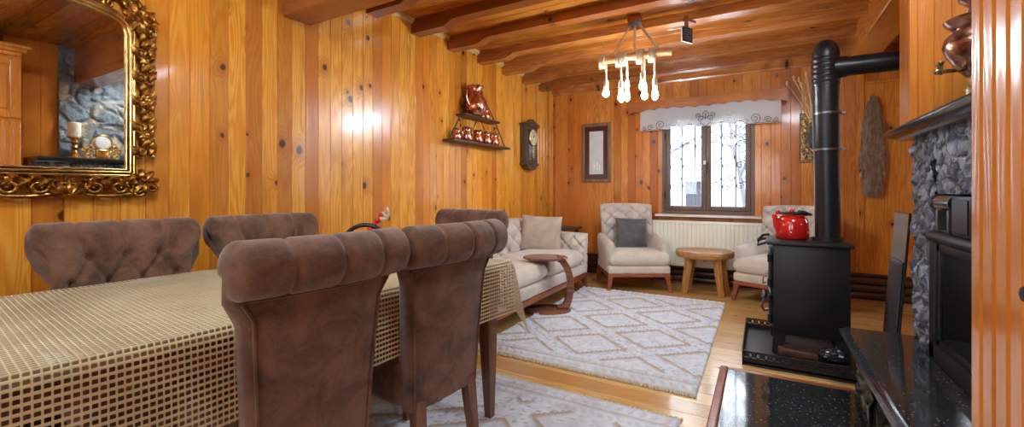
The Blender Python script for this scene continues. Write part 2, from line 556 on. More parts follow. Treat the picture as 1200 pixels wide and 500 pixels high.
def rug_mat(name):
    T = NT(name)
    at = T.n('ShaderNodeAttribute'); at.attribute_name = 'yarn'
    vec, x, y, z = T.obj()
    f = T.noise(vec, 160, 3.0)
    n = T.noise(vec, 18, 3.0)
    sp = T.n('ShaderNodeSeparateXYZ'); T.t.links.new(at.outputs['Vector'], sp.inputs[0])
    c = T.mix(T.sstep(n, .3, .7), S(228, 233, 241), S(208, 214, 224))
    c = T.mix(sp.outputs[0], c, S(178, 156, 128))
    c = T.mix(sp.outputs[1], c, S(120, 126, 140))
    c = T.mix(T.math('MULTIPLY', T.sstep(f, .5, .75), .3), c, S(150, 138, 124))
    T.bsdf(c, .95, normal=T.bump(f, .7, .006), sheen=.3, spec=.1)
    return T.m
M['rug'] = rug_mat('cream wool pile')

def valance_mat():
    T = NT('white valance cloth')
    d = T.n('ShaderNodeBsdfDiffuse'); d.inputs[0].default_value = S(240, 240, 242)
    t = T.n('ShaderNodeBsdfTranslucent'); t.inputs[0].default_value = S(225, 230, 238)
    mx = T.n('ShaderNodeMixShader'); mx.inputs[0].default_value = .5
    T.t.links.new(d.outputs[0], mx.inputs[1]); T.t.links.new(t.outputs[0], mx.inputs[2])
    T.t.links.new(mx.outputs[0], T.out.inputs[0])
    return T.m
M['valance'] = valance_mat()
M['grey_thread'] = flat('grey embroidery thread', S(96, 98, 104), .8)
M['white_thread'] = flat('white lace thread', S(244, 245, 248), .8)

def fur_mat():
    T = NT('fox fur')
    vec, x, y, z = T.obj()
    n = T.noise(T.comb(T.math('MULTIPLY', x, 60), T.math('MULTIPLY', y, 60), T.math('MULTIPLY', z, 14)), 1.0, 4.0)
    b = T.noise(vec, 9, 3.0)
    c = T.mix(T.sstep(n, .3, .7), S(186, 158, 132), S(120, 94, 76))
    c = T.mix(T.math('MULTIPLY', T.sstep(b, .5, .75), .5), c, S(190, 168, 146))
    c = T.mix(T.math('MULTIPLY', T.math('SUBTRACT', 1.0, T.sstep(T.math('ABSOLUTE', x), .0, .045)), .45), c, S(118, 92, 76))
    T.bsdf(c, .9, sheen=.6)
    return T.m
M['fur'] = fur_mat()
M['bulb_cool'] = emit('lit cool bulb', (.66, .86, 1.0, 1), 230.0)
M['bulb_warm'] = emit('lit warm bulb', (1.0, .72, .38, 1), 60.0)
M['bulb_clear'] = emit('lit pale bulb', (1.0, .93, .82, 1), 60.0)

# ------------------------------------------------------------------ room shell
XL, XR, YB, YR, ZC = -2.54, 1.30, 5.60, -2.60, 2.53

def boards(mb, u0, u1, v0, v1, pitch, fn, off=0.0, holes=(), g=.0045, ch=.0032, depth=.05):
    """boards side by side along u; fn(u, v, n) gives the point, n<0 is into the wall"""
    cuts = {u0: True, u1: True}
    k = math.ceil((u0 - off) / pitch)
    while off + k * pitch < u1 - .004:
        c = off + k * pitch
        if c > u0 + .004: cuts[c] = True
        k += 1
    for h in holes:
        for c in (h[0], h[1]):
            if all(abs(c - q) > 1e-4 for q in cuts): cuts[c] = False
    cs = sorted(cuts)
    for a, b in zip(cs, cs[1:]):
        iv = [(v0, v1)]
        for (ha, hb, va, vb) in holes:
            if a >= ha - 1e-4 and b <= hb + 1e-4:
                nv = []
                for (p, q) in iv:
                    if va > p: nv.append((p, min(va, q)))
                    if vb < q: nv.append((max(vb, p), q))
                iv = nv
        c = min(ch, (b - a) * .3)
        prof = [(a, -depth)]
        prof += [(a, -g), (a + c, 0)] if cuts[a] else [(a, 0)]
        prof += [(b - c, 0), (b, -g)] if cuts[b] else [(b, 0)]
        prof += [(b, -depth)]
        for p, q in iv:
            if q - p > .002:
                mb.prism(prof, lambda s, n, t: fn(s, t, n), p, q)

WIN = (-1.064, -.063, .82, 1.98)
RWIN = (-.30, .62, 1.0, 2.15)
b = MB(); boards(b, YR - .05, YB + .05, XL - .05, XR + .1, .135, lambda u, v, n: Vector((v, u, n)), g=.0015, ch=.002)
struct(b.build('floor', M['floor'], smooth=0), 'varnished pale pine plank floor')
b = MB(); boards(b, YR - .06, YB + .06, XL - .06, XR + .06, .11, lambda u, v, n: Vector((v, u, ZC - n)))
struct(b.build('ceiling', M['ceil'], smooth=0), 'varnished pine board ceiling')
b = MB(); boards(b, YR, YB, 0, ZC, P, lambda u, v, n: Vector((XL + n, u, v)))
struct(b.build('wall_left', M['wall_y'], smooth=0), 'glossy knotty pine boarded wall behind the dining table')
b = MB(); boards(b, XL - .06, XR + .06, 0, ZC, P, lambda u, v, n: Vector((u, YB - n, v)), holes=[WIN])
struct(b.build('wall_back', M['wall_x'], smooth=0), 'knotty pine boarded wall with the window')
RW3 = (4.10, 5.10, .90, 2.10)
b = MB(); boards(b, YR, YB, 0, ZC, P, lambda u, v, n: Vector((XR - n, u, v)), holes=[RW3])
struct(b.build('wall_right', M['wall_y'], smooth=0), 'knotty pine boarded wall behind the chimney')
RW2 = (-2.1, -1.1, .9, 2.15)
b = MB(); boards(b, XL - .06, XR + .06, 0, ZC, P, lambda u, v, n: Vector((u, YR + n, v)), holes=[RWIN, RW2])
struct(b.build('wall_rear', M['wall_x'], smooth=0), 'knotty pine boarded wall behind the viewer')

# skirting: stacked dark half-round rails
def skirting(name, fn, a0, a1, label):
    b = MB()
    for z0, z1, t in ((0, .075, .035), (.078, .15, .04), (.153, .225, .034), (.228, .262, .022)):
        zc, hh = (z0 + z1) / 2, (z1 - z0) / 2
        prof = [(0, z0)] + [(t * (.45 + .55 * cos(q)), zc + hh * sin(q)) for q in [R(-90 + 180 * i / 6) for i in range(7)]] + [(0, z1)]
        b.prism(prof, fn, a0, a1)
    return struct(b.build(name, M['skirt'], smooth=50), label)
skirting('baseboard_back', lambda p, q, a: Vector((a, YB - p, q)), XL + .04, XR, 'dark brown stacked skirting under the window wall')
skirting('baseboard_left', lambda p, q, a: Vector((XL + p, a, q)), YR, YB, 'dark brown stacked skirting along the long wall')

# ceiling beams with curved bracket ends
beam_label = 'dark varnished ceiling beam with scrolled bracket end on the long wall'
def beam(y0, y1, zb, x1, name='ceiling_beam'):
    b = MB()
    top = ZC + .01
    prof = [(XL, top), (XL, zb)]
    br = XL + .36
    prof += [(br - .06, zb)]
    for i in range(1, 9):
        t = i / 8
        prof.append((br - .06 + .17 * t, zb + .045 * (t - .16 * sin(2 * pi * t))))
    prof += [(x1, zb + .045), (x1, top)]
    b.prism(prof, lambda p, q, a: Vector((p, a, q)), y0, y1)
    o = b.build(name, M['beam'], smooth=30)
    o['group'] = 'ceiling beams'
    return struct(o, beam_label)
for yb in (2.26, 2.74, 3.22, 3.71, 4.20, 4.68, 5.14):
    beam(yb, yb + .10, 2.41, .705)
for yb in (-.9, -.3, .3, .9):
    beam(yb, yb + .10, 2.41, XR)
b = MB(); b.box(XL, XR, 1.607, 1.80, 2.166, ZC + .01, .006, 1)
struct(b.build('trim_1', M['beam'], smooth=30), 'thick boxed cross girder at the top edge')
b = MB(); b.box(.705, .92, 1.80, YB, 2.30, ZC + .01, .006, 1)
struct(b.build('trim_2', M['beam_y'], smooth=30), 'lengthwise girder above the stove pipe')
# wall plate under the ceiling on the window wall, in steps
b = MB()
b.prism([(0, 2.42), (.025, 2.42), (.03, 2.44), (.06, 2.46), (.085, 2.50), (.09, ZC), (0, ZC)], lambda p, q, a: Vector((a, YB - p, q)), XL, .705)
struct(b.build('trim_3', M['beam'], smooth=30), 'stepped cornice above the window wall')
b = MB()
ys = [1.80, 2.26, 2.36, 2.74, 2.84, 3.22, 3.32, 3.71, 3.81, 4.20, 4.30, 4.68, 4.78, 5.14, 5.24, YB - .09]
for a0, a1 in zip(ys[0::2], ys[1::2]):
    b.prism([(0, 2.492), (.012, 2.492), (.02, 2.502), (.03, 2.506), (.034, ZC), (0, ZC)], lambda p, q, a: Vector((XL + p, a, q)), a0, a1)
struct(b.build('trim_4', M['cream_trim'], smooth=30), 'thin pale ceiling moulding between the beam ends')
# flat boarded panel with frame at the right end of the window wall
b = MB()
b.box(.865, .905, YB - .022, YB, .262, 2.42, .004, 1)
b.box(.905, XR, YB - .022, YB, 2.17, 2.20, .004, 1)
struct(b.build('trim_5', M['post'], smooth=30), 'upright and rail framing the wide board panel')
b = MB()
boards(b, .905, XR, .262, 2.17, .16, lambda u, v, n: Vector((u, YB - .010 - n, v)), off=.905, depth=.009, g=.004)
struct(b.build('trim_6', M['post'], smooth=0), 'wide varnished boards behind the fur pelt')

# ------------------------------------------------------------------ window
def make_window(name, rect, y, out, label, handle=True):
    x0, x1, z0, z1 = rect
    root = bpy.data.objects.new(name, None); COL.objects.link(root); struct(root, label)
    yi, yo = y - .012 * out, y + .06 * out
    ya, yb = min(yi, yo), max(yi, yo)
    f = MB(); w = .042
    f.box(x0, x0 + w, ya, yb, z0, z1, .004, 1); f.box(x1 - w, x1, ya, yb, z0, z1, .004, 1)
    f.box(x0 + w, x1 - w, ya, yb, z0, z0 + w, .004, 1); f.box(x0 + w, x1 - w, ya, yb, z1 - w, z1, .004, 1)
    f.build('frame', M['frame_brown'], root)
    xm = (x0 + x1) / 2
    for k, (a, c) in enumerate(((x0 + w, xm), (xm, x1 - w))):
        s = MB(); q = .052
        sa, sb = (ya - .012, yb - .02) if out > 0 else (ya + .02, yb + .012)
        s.box(a, a + q, sa, sb, z0 + w, z1 - w, .006, 2); s.box(c - q, c, sa, sb, z0 + w, z1 - w, .006, 2)
        s.box(a + q, c - q, sa, sb, z0 + w, z0 + w + q, .006, 2); s.box(a + q, c - q, sa, sb, z1 - w - q, z1 - w, .006, 2)
        so = s.build('sash', M['frame_brown'], root)
        g = MB(); g.box(a + q, c - q, (ya + yb) / 2 - .003, (ya + yb) / 2 + .003, z0 + w + q, z1 - w - q)
        g.build('pane', M['glass'], so, smooth=0)
        if handle and k == 1:
            h = MB(); hx = a + .016
            h.box(hx - .012, hx + .012, sa - .012, sa, 1.36, 1.43, .003, 1)
            h.tube([(hx, sa - .012, 1.41), (hx, sa - .04, 1.41), (hx + .004, sa - .045, 1.39), (hx + .006, sa - .045, 1.29)], .008, 8)
            h.build('handle', M['dark_metal'], so)
            c2 = MB(); c2.box(a - .028, a + .0, sa - .018, sa, 1.405, 1.452, .004, 2)
            c2.build('latch', M['porcelain'], so)
        if handle and k == 0:
            h = MB()
            for zz in (1.0, 1.72): h.tube([(a - .004, sa - .006, zz), (a - .004, sa - .006, zz + .08)], .009, 8)
            h.build('hinge', M['dark_metal'], so)
    return root
w1 = make_window('window_1', WIN, YB, 1, 'brown double casement window with snowy view')
s = MB(); s.box(-1.135, .005, YB - .085, YB - .001, .785, .812, .006, 2)
s.build('sill', M['white_marble'], w1)
make_window('window_2', RWIN, YR, -1, 'brown casement window behind the viewer', False)
make_window('fill_window_3', RW2, YR, -1, 'unseen brown casement window added behind the viewer for more light', False)  # unseen, added to let more daylight into the room
w4 = make_window('fill_window_4', (-.5, .5, RW3[2], RW3[3]), 0.0, 1, 'unseen brown casement window added on the right wall for fill daylight, hidden behind the chimney', False)  # unseen, added as daylight fill for the far half of the room
w4.location = (XR, (RW3[0] + RW3[1]) / 2, 0); w4.rotation_euler = (0, 0, R(-90))

# wrought iron grille outside the window
root = thing('window_grille', 'pale wrought iron grille outside the window', 'window grille', (-.563, YB + .20, .80))
for k in range(7):
    x = -.45 + .15 * k
    g = MB(); g.tube([(x, 0, 0), (x, 0, 1.2)], .009, 6)
    g.build('bar', M['iron_grey'], root)
for z in (.05, 1.15):
    g = MB(); g.box(-.5, .5, -.006, .006, z - .008, z + .008)
    g.build('rail', M['iron_grey'], root)
def scroll(cx, cz, r, turns, a0, sgn, n=26):
    return [(cx + r * (1 - .75 * i / n) * cos(a0 + sgn * turns * 2 * pi * i / n), 0, cz + r * (1 - .75 * i / n) * sin(a0 + sgn * turns * 2 * pi * i / n)) for i in range(n + 1)]
for k in range(6):
    x = -.375 + .15 * k
    for z in (.35, .60, .85):
        g = MB()
        g.tube(scroll(x - .03, z, .045, 1.2, 0, 1 if k % 2 else -1), .006, 5)
        g.tube(scroll(x + .03, z + .09, .045, 1.2, pi, 1 if k % 2 else -1), .006, 5)
        g.tube([(x - .03, 0, z + .045), (x + .03, 0, z + .045)], .004, 5)
        g.build('scrollwork', M['iron_grey'], root)

# outside: snow, shed box, bare trees
b = MB()
b.grid(lambda a, c: Vector((-30 + 60 * a, YB + .6 + 50 * c, -.55 + .35 * noise.noise(Vector((a * 9, c * 8, 0))) + .6 * c)), 40, 30)
struct(b.build('ground', M['snow'], smooth=60), 'snow covered ground outside')
b = MB()
b.grid(lambda a, c: Vector((-45 + 90 * a, YB + 22 + 16 * c + 3 * noise.noise(Vector((a * 6, c * 3, 7))), -1 + 17 * c + 1.2 * noise.noise(Vector((a * 14, c * 5, 2))))), 60, 24)
struct(b.build('hillside', M['hill_backdrop'], smooth=60), 'pale frosted wooded hillside added outside the window to dim the sky')  # backdrop added to lower the brightness behind the grille
b = MB(); b.box(-.31, -.05, 0, .4, -.35, .30, .01, 1); b.box(-.33, -.03, -.03, .43, .30, .34, .015, 1)
o = b.build('utility_box', M['grey_box'], smooth=30, loc=(-.88, 8.4, .93)); tag(o, 'grey utility box in the snow outside the window', 'utility box')
b = MB(); b.box(-.22, -.14, .15, .25, -1.7, -.35); b2 = b.build('post', M['grey_box'], o)
def tree(x, y, h, seed, label):
    rnd = random.Random(seed)
    root = thing('bare_tree', label, 'tree', (x, y, -.4), 0, None)
    t = MB(); br = MB()
    def grow(mb, p, d, L, r, lev):
        pts = [Vector(p)]; q = Vector(p); dd = Vector(d)
        for i in range(5):
            dd = (dd + Vector((rnd.uniform(-.16, .16), rnd.uniform(-.16, .16), rnd.uniform(-.04, .10)))).normalized()
            q = q + dd * (L / 5); pts.append(q.copy())
        mb.tube(pts, [r * (1 - .13 * i) for i in range(6)], 6 if lev < 2 else 4)
        if lev < 3:
            for k in range(4 if lev else 7):
                pp = pts[rnd.randint(2, 5)]
                ang = rnd.uniform(0, 2 * pi)
                nd = (dd * .7 + Vector((cos(ang), sin(ang), rnd.uniform(.1, .5)))).normalized()
                grow(br, pp, nd, L * rnd.uniform(.45, .65), r * .5, lev + 1)
    grow(t, (0, 0, 0), (0.05, 0, 1), h, h * .022, 0)
    t.build('trunk', M['bark'], root); br.build('branches', M['bark'], root)
tree(-.25, 9.6, 3.0, 3, 'bare tree beyond the right window pane')
tree(-2.9, 11.4, 3.4, 9, 'bare tree standing to the left in the snow outside')
tree(1.6, 15.5, 4.4, 14, 'taller bare tree far out in the snow')

# ------------------------------------------------------------------ pelmet and valance
b = MB()
x0, x1 = -1.44, .245
prof = [(x0, 2.185), (x0, 2.085)]
n = 96
for i in range(n + 1):
    t = i / n; x = x0 + (x1 - x0) * t
    prof.append((x, 2.072 + .016 * abs(sin(pi * t * 11)) - .028 * (abs(t - .5) * 2) ** 6 - .006 * cos(2 * pi * t * 2)))
prof += [(x1, 2.085), (x1, 2.185)]
b.prism(prof, lambda p, q, a: Vector((p, a, q)), YB - .175, YB - .150)
b.box(x0, x1, YB - .15, YB, 2.16, 2.185)
b.box(x0, x0 + .02, YB - .15, YB, 2.06, 2.16); b.box(x1 - .02, x1, YB - .15, YB, 2.06, 2.16)
tag(b.build('curtain_pelmet', M['beam'], smooth=30), 'wavy edged wooden pelmet board above the window', 'pelmet')

root = thing('valance', 'white valance with scroll lace border under the wooden pelmet', 'valance', (-.56, YB - .11, 0))
VW, VT = 1.49, 2.165
def vlow(x):  # lower edge of the solid cloth
    a = abs(x) / (VW / 2)
    if a > .60: return 1.835
    if a < .10: return 1.845
    return 1.845 + .045 * (0.5 - .5 * cos(2 * pi * (a - .10) / .25))
b = MB()
b.grid(lambda u, v: Vector(((u - .5) * VW, .006 * sin(u * 60) * (1 - v) + .003 * sin(u * 23), vlow((u - .5) * VW) + (VT - vlow((u - .5) * VW)) * v)), 150, 10)
b.build('cloth', M['valance'], root, smooth=60)
def spiral(cx, cz, r, turns, a0, sgn, y=-.012, n=34, k=.8):
    return [(cx + r * (1 - k * i / n) * cos(a0 + sgn * turns * 2 * pi * i / n), y, cz + r * (1 - k * i / n) * sin(a0 + sgn * turns * 2 * pi * i / n)) for i in range(n + 1)]
ec = MB()
for s in (-1, 1):
    e = MB()
    bx = s * .50
    e.tube(spiral(bx, 1.895, .058, 1.6, R(-90), s), .0035, 5)
    e.tube(spiral(bx + s * .125, 1.872, .036, 1.5, R(200) if s > 0 else R(-20), -s), .0035, 5)
    e.tube(spiral(bx + s * .195, 1.868, .028, 1.4, R(180) if s > 0 else 0, s), .003, 5)
    e.tube(spiral(bx - s * .095, 1.868, .03, 1.4, R(0) if s > 0 else pi, s), .003, 5)
    e.tube([(bx - s * .13 + s * .36 * i / 12, -.012, 1.842 + .004 * sin(i * 1.6)) for i in range(13)], .0025, 5)
    e.build('embroidery', M['grey_thread'], root)
    e = ec
    e.tube(spiral(s * .045, 1.935, .036, 1.3, R(-90), s), .0035, 5)
    e.tube(spiral(s * .075, 1.972, .03, 1.3, R(-60) if s > 0 else R(240), s), .0035, 5)
    e.tube([(s * .0, -.012, 2.025), (s * .03, -.012, 1.99), (s * .034, -.012, 1.965), (0, -.012, 1.93)], .0035, 5)
    e.tube([(s * .0, -.012, 1.84), (s * .03, -.012, 1.87), (s * .05, -.012, 1.885), (s * .06, -.012, 1.875)], .0035, 5)
e.tube([(0, -.012, 1.94), (0, -.012, 1.99)], .005, 6)
e.build('embroidery', M['grey_thread'], root)
e = MB()
for s in (-1, 1):
    e.tube(spiral(s * .24, 1.895, .05, 1.6, R(-90), s), .005, 5)
    for c, z, r in ((.15, 1.872, .034), (.33, 1.872, .034), (.40, 1.866, .028), (.11, 1.90, .026), (.20, 1.93, .024), (.29, 1.93, .022)):
        e.tube(spiral(s * c, z, r, 1.4, R(200) if c < .24 else R(-20), -s if c < .24 else s), .0045, 5)
    e.tube([(s * (.07 + .39 * i / 20), -.012, 1.842 + .006 * sin(i * 1.3)) for i in range(21)], .004, 5)
    e.tube([(s * (.07 + .39 * i / 30), -.010, vlow(.07 + .39 * i / 30)) for i in range(31)], .004, 5)
e.build('lace', M['white_thread'], root)

# ------------------------------------------------------------------ radiator
root = thing('radiator', 'cream ribbed panel radiator under the window', 'radiator', (-.55, YB - .10, .205))
b = MB()
W, H = 1.30, .535
N = 29
prof = []
for i in range(N):
    a, c = -W / 2 + W * i / N, W / N
    prof += [(a, -.024), (a + c * .26, -.024), (a + c * .36, -.044), (a + c * .90, -.044)]
prof += [(W / 2, -.030), (W / 2, .02), (-W / 2, .02)]
b.prism(prof, lambda p, q, a: Vector((p, q, a)), .02, H - .02)
b.build('panel', M['radiator'], root, smooth=20)
b = MB(); b.box(-W / 2 - .004, W / 2 + .004, -.046, .035, H - .03, H, .006, 2); b.build('top_grille', M['radiator'], root)
b = MB(); b.box(-W / 2, W / 2, -.036, .03, 0, .03, .006, 2); b.build('bottom_rail', M['radiator'], root)
for s in (-1, 1):
    b = MB(); b.box(s * .5 - .02, s * .5 + .02, .02, .099, .3, .36); b.build('bracket', M['radiator'], root)

# ------------------------------------------------------------------ dining table and cloth
TA = R(-5.45)
TC = Vector((-1.623, .929, 0))
TL, TW, TZ = 1.95, .93, .755
root = thing('dining_table', 'long dining table with dark tapered legs under the beige cloth', 'table', TC, TA)
b = MB(); b.box(-TW / 2 + .01, TW / 2 - .01, -TL / 2 + .01, TL / 2 - .01, TZ - .035, TZ - .004, .006, 2); b.build('tabletop', M['table_top'], root)
b = MB()
for s in (-1, 1):
    b.box(s * (TW / 2 - .10) - .012, s * (TW / 2 - .10) + .012, -TL / 2 + .12, TL / 2 - .12, TZ - .125, TZ - .034)
    b.box(-TW / 2 + .10, TW / 2 - .10, s * (TL / 2 - .12) - .012, s * (TL / 2 - .12) + .012, TZ - .125, TZ - .034)
b.build('apron', M['leg_wood'], root)
for sx in (-1, 1):
    for sy in (-1, 1):
        b = MB(); b.bar((sx * (TW / 2 - .07), sy * (TL / 2 - .105), TZ - .036), (sx * (TW / 2 - .06), sy * (TL / 2 - .095), 0.012), .09, .036)
        b.build('leg', M['leg_wood'], root)

OV = .25
def cloth_pt(u, v):
    la, lb = TW / 2, TL / 2
    # warp samples so that edge lines fall on grid lines
    def w(t, half, nin=.72):
        s = 2 * t - 1
        if abs(s) <= nin: return s / nin * half
        return math.copysign(half + (abs(s) - nin) / (1 - nin) * OV, s)
    a, c = w(u, la), w(v, lb, .86)
    p = max(-la, min(la, a)); q = max(-lb, min(lb, c))
    ea, ec = a - p, c - q
    rho = hypot(ea, ec)
    if rho < 1e-6:
        return Vector((p, q, TZ + .0012 * noise.noise(Vector((a * 9, c * 9, 0)))))
    ph = math.atan2(abs(ec), abs(ea))
    k = sin(2 * ph) ** 2
    fl = .035 + .025 * sin(c * 13.0 + 1) * (1 - k) * (1 if abs(ea) > abs(ec) else .4) + .20 * k
    # gentle gathering of the corner fold
    ph2 = ph + .22 * sin(4 * ph)
    dx, dy = math.copysign(cos(ph2), ea) if ea else 0.0, math.copysign(sin(ph2), ec) if ec else 0.0
    bend = min(1, rho / .03)
    out = rho * fl + .012 * bend
    return Vector((p + dx * out, q + dy * out, TZ - (rho * sqrt(max(.1, 1 - fl * fl)) - .004 * bend) * (1 + .17 * k)))
def cloth_uv(u, v):
    la, lb = TW / 2, TL / 2
    def w(t, half, nin):
        s = 2 * t - 1
        if abs(s) <= nin: return s / nin * half
        return math.copysign(half + (abs(s) - nin) / (1 - nin) * OV, s)
    return (w(v, lb, .86), w(u, la, .72))
b = MB(); b.grid(cloth_pt, 100, 200, uvfn=cloth_uv)
o = b.build('tablecloth', M['weave'], smooth=75, loc=TC, rot=(0, 0, TA))
tag(o, 'beige open weave crocheted tablecloth draped over the dining table', 'tablecloth')

# ------------------------------------------------------------------ dining chairs
def make_chair():
    root = thing('dining_chair', 'x', 'chair')
    # side profile: outer back going up, round the scroll, down the front
    RC, RR = (-.285, .885), .072
    prof = []  # (y, z, spine_y, spine_z, kind)
    for i in range(9):
        t = i / 8; z = .30 + .505 * t
        y = -.215 - .052 * t ** 1.4
        prof.append((y, z, y + .032, z, 'o'))
    for i in range(17):
        a = R(-78 - 17 * i)
        prof.append((RC[0] + RR * cos(a), RC[1] + RR * sin(a), RC[0], RC[1], 'r'))
    for i in range(1, 41):
        t = i / 40; z = .885 - .43 * t
        y = -.212 + .062 * t
        prof.append((y, z, y - .032, z, 'f'))
    prof.append((-.155, .30, -.185, .30, 'f'))
    btn = [(s, .825) for s in (-.5, 0, .5)] + [(s, .735) for s in (-.75, -.25, .25, .75)]
    segs = []
    for (s1, z1) in btn[:3]:
        for (s2, z2) in btn[3:]:
            if abs(s1 - s2) < .3: segs.append((s1, z1, s2, z2))
        segs.append((s1, z1, s1, .90))
    for (s2, z2) in btn[3:]:
        segs.append((s2, z2, s2 * .95, .52))
    def hw(z):
        t = max(0, min(1, (z - .30) / .53))
        return .180 + .036 * t ** 1.2
    NS = 96
    ss = []
    for i in range(NS + 1):
        q = -1 + 2 * i / NS
        ss.append(math.copysign(1 - (1 - abs(q)) ** 1.3, q))
    b = MB(); V = []
    for s in ss:
        e = 1.0
        if abs(s) > .88: e = .30 + .70 * sqrt(max(0, 1 - ((abs(s) - .88) / .12) ** 2))
        gr = min(abs(s - k) for k in (-.5, 0, .5))
        pl = max(0, 1 - gr / .07) ** 2
        ring = []
        for (y, z, sy, sz, kd) in prof:
            w = hw(z) if kd != 'r' else .252 + .010 * (1 if True else 0)
            if kd == 'f' and z > .82: w = hw(z) + (.262 - hw(z)) * ((z - .82) / .065) ** 1.3 if z < .885 else .262
            if kd == 'o' and z > .77: w = hw(z) + (.250 - hw(z)) * ((z - .77) / .035) ** 2
            dy, dz = y - sy, z - sz
            f = e
            if kd == 'r': f *= (1 - .13 * pl) * (1 + .05 * (1 - min(1, gr / .25)) * 0)
            yy, zz = sy + dy * f, sz + dz * f
            if kd == 'f':
                x = s * w; dep = 0
                for (bs, bz) in btn:
                    d2 = ((s - bs) * .24) ** 2 + (z - bz) ** 2
                    dep += .030 * exp(-d2 / (.020 ** 2))
                for (s1, z1, s2, z2) in segs:
                    ax, az, bx, bz = s1 * .24, z1, s2 * .24, z2
                    px, pz = s * .24, z
                    L2 = (bx - ax) ** 2 + (bz - az) ** 2
                    tt = max(0, min(1, ((px - ax) * (bx - ax) + (pz - az) * (bz - az)) / L2))
                    d = hypot(px - ax - tt * (bx - ax), pz - az - tt * (bz - az))
                    dep = max(dep, .016 * exp(-(d / .011) ** 2))
                yy += .012 * (1 - abs(s) ** 4) - dep
            yy += .035 * s * s * (.3 + .7 * max(0, min(1, (z - .4) / .4)))
            ring.append(b.bm.verts.new(Vector((s * w, yy, zz))))
        V.append(ring)
    m = len(prof)
    for i in range(NS):
        for k in range(m):
            b.bm.faces.new((V[i][k], V[i][(k + 1) % m], V[i + 1][(k + 1) % m], V[i + 1][k]))
    b.bm.faces.new(V[0]); b.bm.faces.new(V[-1][::-1])
    back = b.build('backrest', M['brown_suede'], root, smooth=70)
    for (bs, bz) in btn:
        t = (.885 - bz) / .43
        q = MB(); q.ell((bs * hw(bz), -.212 + .062 * t - .018 + .03 * bs * bs, bz), (.011, .007, .011))
        q.build('button', M['brown_suede'], back)
    q = MB()
    for s in (-.9, .9):
        pts = []
        for i in range(12):
            t = i / 11; z = .31 + .49 * t
            w = hw(z) if z <= .77 else hw(z) + (.250 - hw(z)) * ((z - .77) / .035) ** 2
            pts.append((s * w * 1.005, -.219 - .052 * t ** 1.4 + .035 * s * s * (.3 + .7 * max(0, min(1, (z - .4) / .4))), z))
        q.tube(pts, .0045, 6)
    q.tube([(s * .235, -.268 + .035 * (s) ** 2, .806) for s in [-.92 + 1.84 * i / 14 for i in range(15)]], .004, 6)
    q.build('piping', M['brown_suede'], back)
    b = MB(); b.box(-.205, .205, -.17, .255, .31, .478, .035, 4)
    for v in b.bm.verts:
        if v.co.z > .45: v.co.z += .018 * (1 - (v.co.x / .22) ** 2)
    b.build('seat', M['brown_suede'], root, smooth=60)
    for s in (-1, 1):
        b = MB(); b.bar((s * .170, .215, .33), (s * .174, .222, 0.012), .05, .03); b.build('leg', M['leg_wood'], root)
        b = MB(); b.bar((s * .138, -.19, .33), (s * .148, -.225, 0.012), .05, .032); b.build('leg', M['leg_wood'], root)
    return root
CG = None
chair = make_chair()
chair_spots = [
    (-1.316, .832, 84.5, 'brown suede dining chair nearest the viewer, seen from behind'),
    (-1.262, 1.358, 84.5, 'brown suede dining chair seen from behind, second along the table by its corner'),
    (-1.975, .715, -95.5, 'brown tufted dining chair below the gilt mirror, across the table'),
    (-1.925, 1.265, -95.5, 'brown dining chair against the boarded wall, right of the chair below the mirror'),
    (-1.61, 2.005, 176, 'brown dining chair at the far end of the table, in front of the sofa'),
]
for i, (x, y, a, lb) in enumerate(chair_spots):
    o = chair if i == 0 else copy_tree(chair)
    o.location = (x, y, 0); o.rotation_euler = (0, 0, R(a)); o['label'] = lb; o['group'] = 'brown dining chairs'
    if i < 2: o.scale = (1, 1, 1.025)

# ------------------------------------------------------------------ tufting
def tuft(dx, dz, amp, ox=0.0, oz=0.0):
    def f(x, z):
        p = (x - ox) / dx + (z - oz) / dz; q = (x - ox) / dx - (z - oz) / dz
        a, c = abs(sin(pi * p / 2)), abs(sin(pi * q / 2))
        return amp * (min(a, c) ** .55 - .5) - amp * 1.3 * ((1 - a) * (1 - c)) ** 3.5
    return f
def tuft_points(dx, dz, ox, oz, x0, x1, z0, z1):
    pts = []
    for i in range(-12, 13):
        for j in range(-12, 13):
            if (i + j) % 2 == 0:
                x, z = ox + i * dx, oz + j * dz
                if x0 <= x <= x1 and z0 <= z <= z1: pts.append((x, z))
    return pts

# ------------------------------------------------------------------ sofa
root = thing('sofa', 'long beige tufted velvet sofa on a wooden plinth by the long wall', 'sofa', (-2.085, 3.62, 0), R(-90))
SL, SD = 2.16, .82
b = MB()
b.box(-SL / 2 + .05, SL / 2 - .05, SD / 2 - .05, SD / 2 - .012, .135, .185, .006, 2)
b.box(-SL / 2 + .05, SL / 2 - .05, -SD / 2 + .02, -SD / 2 + .05, .135, .185, .006, 2)
for s in (-1, 1): b.box(s * (SL / 2 - .05) - .02, s * (SL / 2 - .05) + .02, -SD / 2 + .03, SD / 2 - .03, .135, .185, .006, 2)
b.build('plinth', M['red_wood'], root)
for sx in (-1, 1):
    for sy in (-1, 1):
        b = MB(); b.bar((sx * (SL / 2 - .075), sy * (SD / 2 - .05), .15), (sx * (SL / 2 - .045), sy * (SD / 2 - .035), 0.0), .058, .03)
        b.build('leg', M['red_wood'], root)
b = MB(); b.box(-SL / 2 + .04, SL / 2 - .04, -SD / 2 + .02, SD / 2 - .015, .185, .29, .02, 3); b.build('seat_base', M['beige_velvet'], root)
AW = .17
for s in (-1, 1):
    w = (SL - 2 * AW) / 2
    b = MB()
    b.slab(w - .006, .60, .17, 26, 22, p=9, pz=8, front=lambda x, z: .012, place=lambda x, y, z, s=s: Vector((s * w / 2 + x, z + .098, .365 + y)))
    b.build('seat_cushion', M['cream_seat'], root, smooth=60)
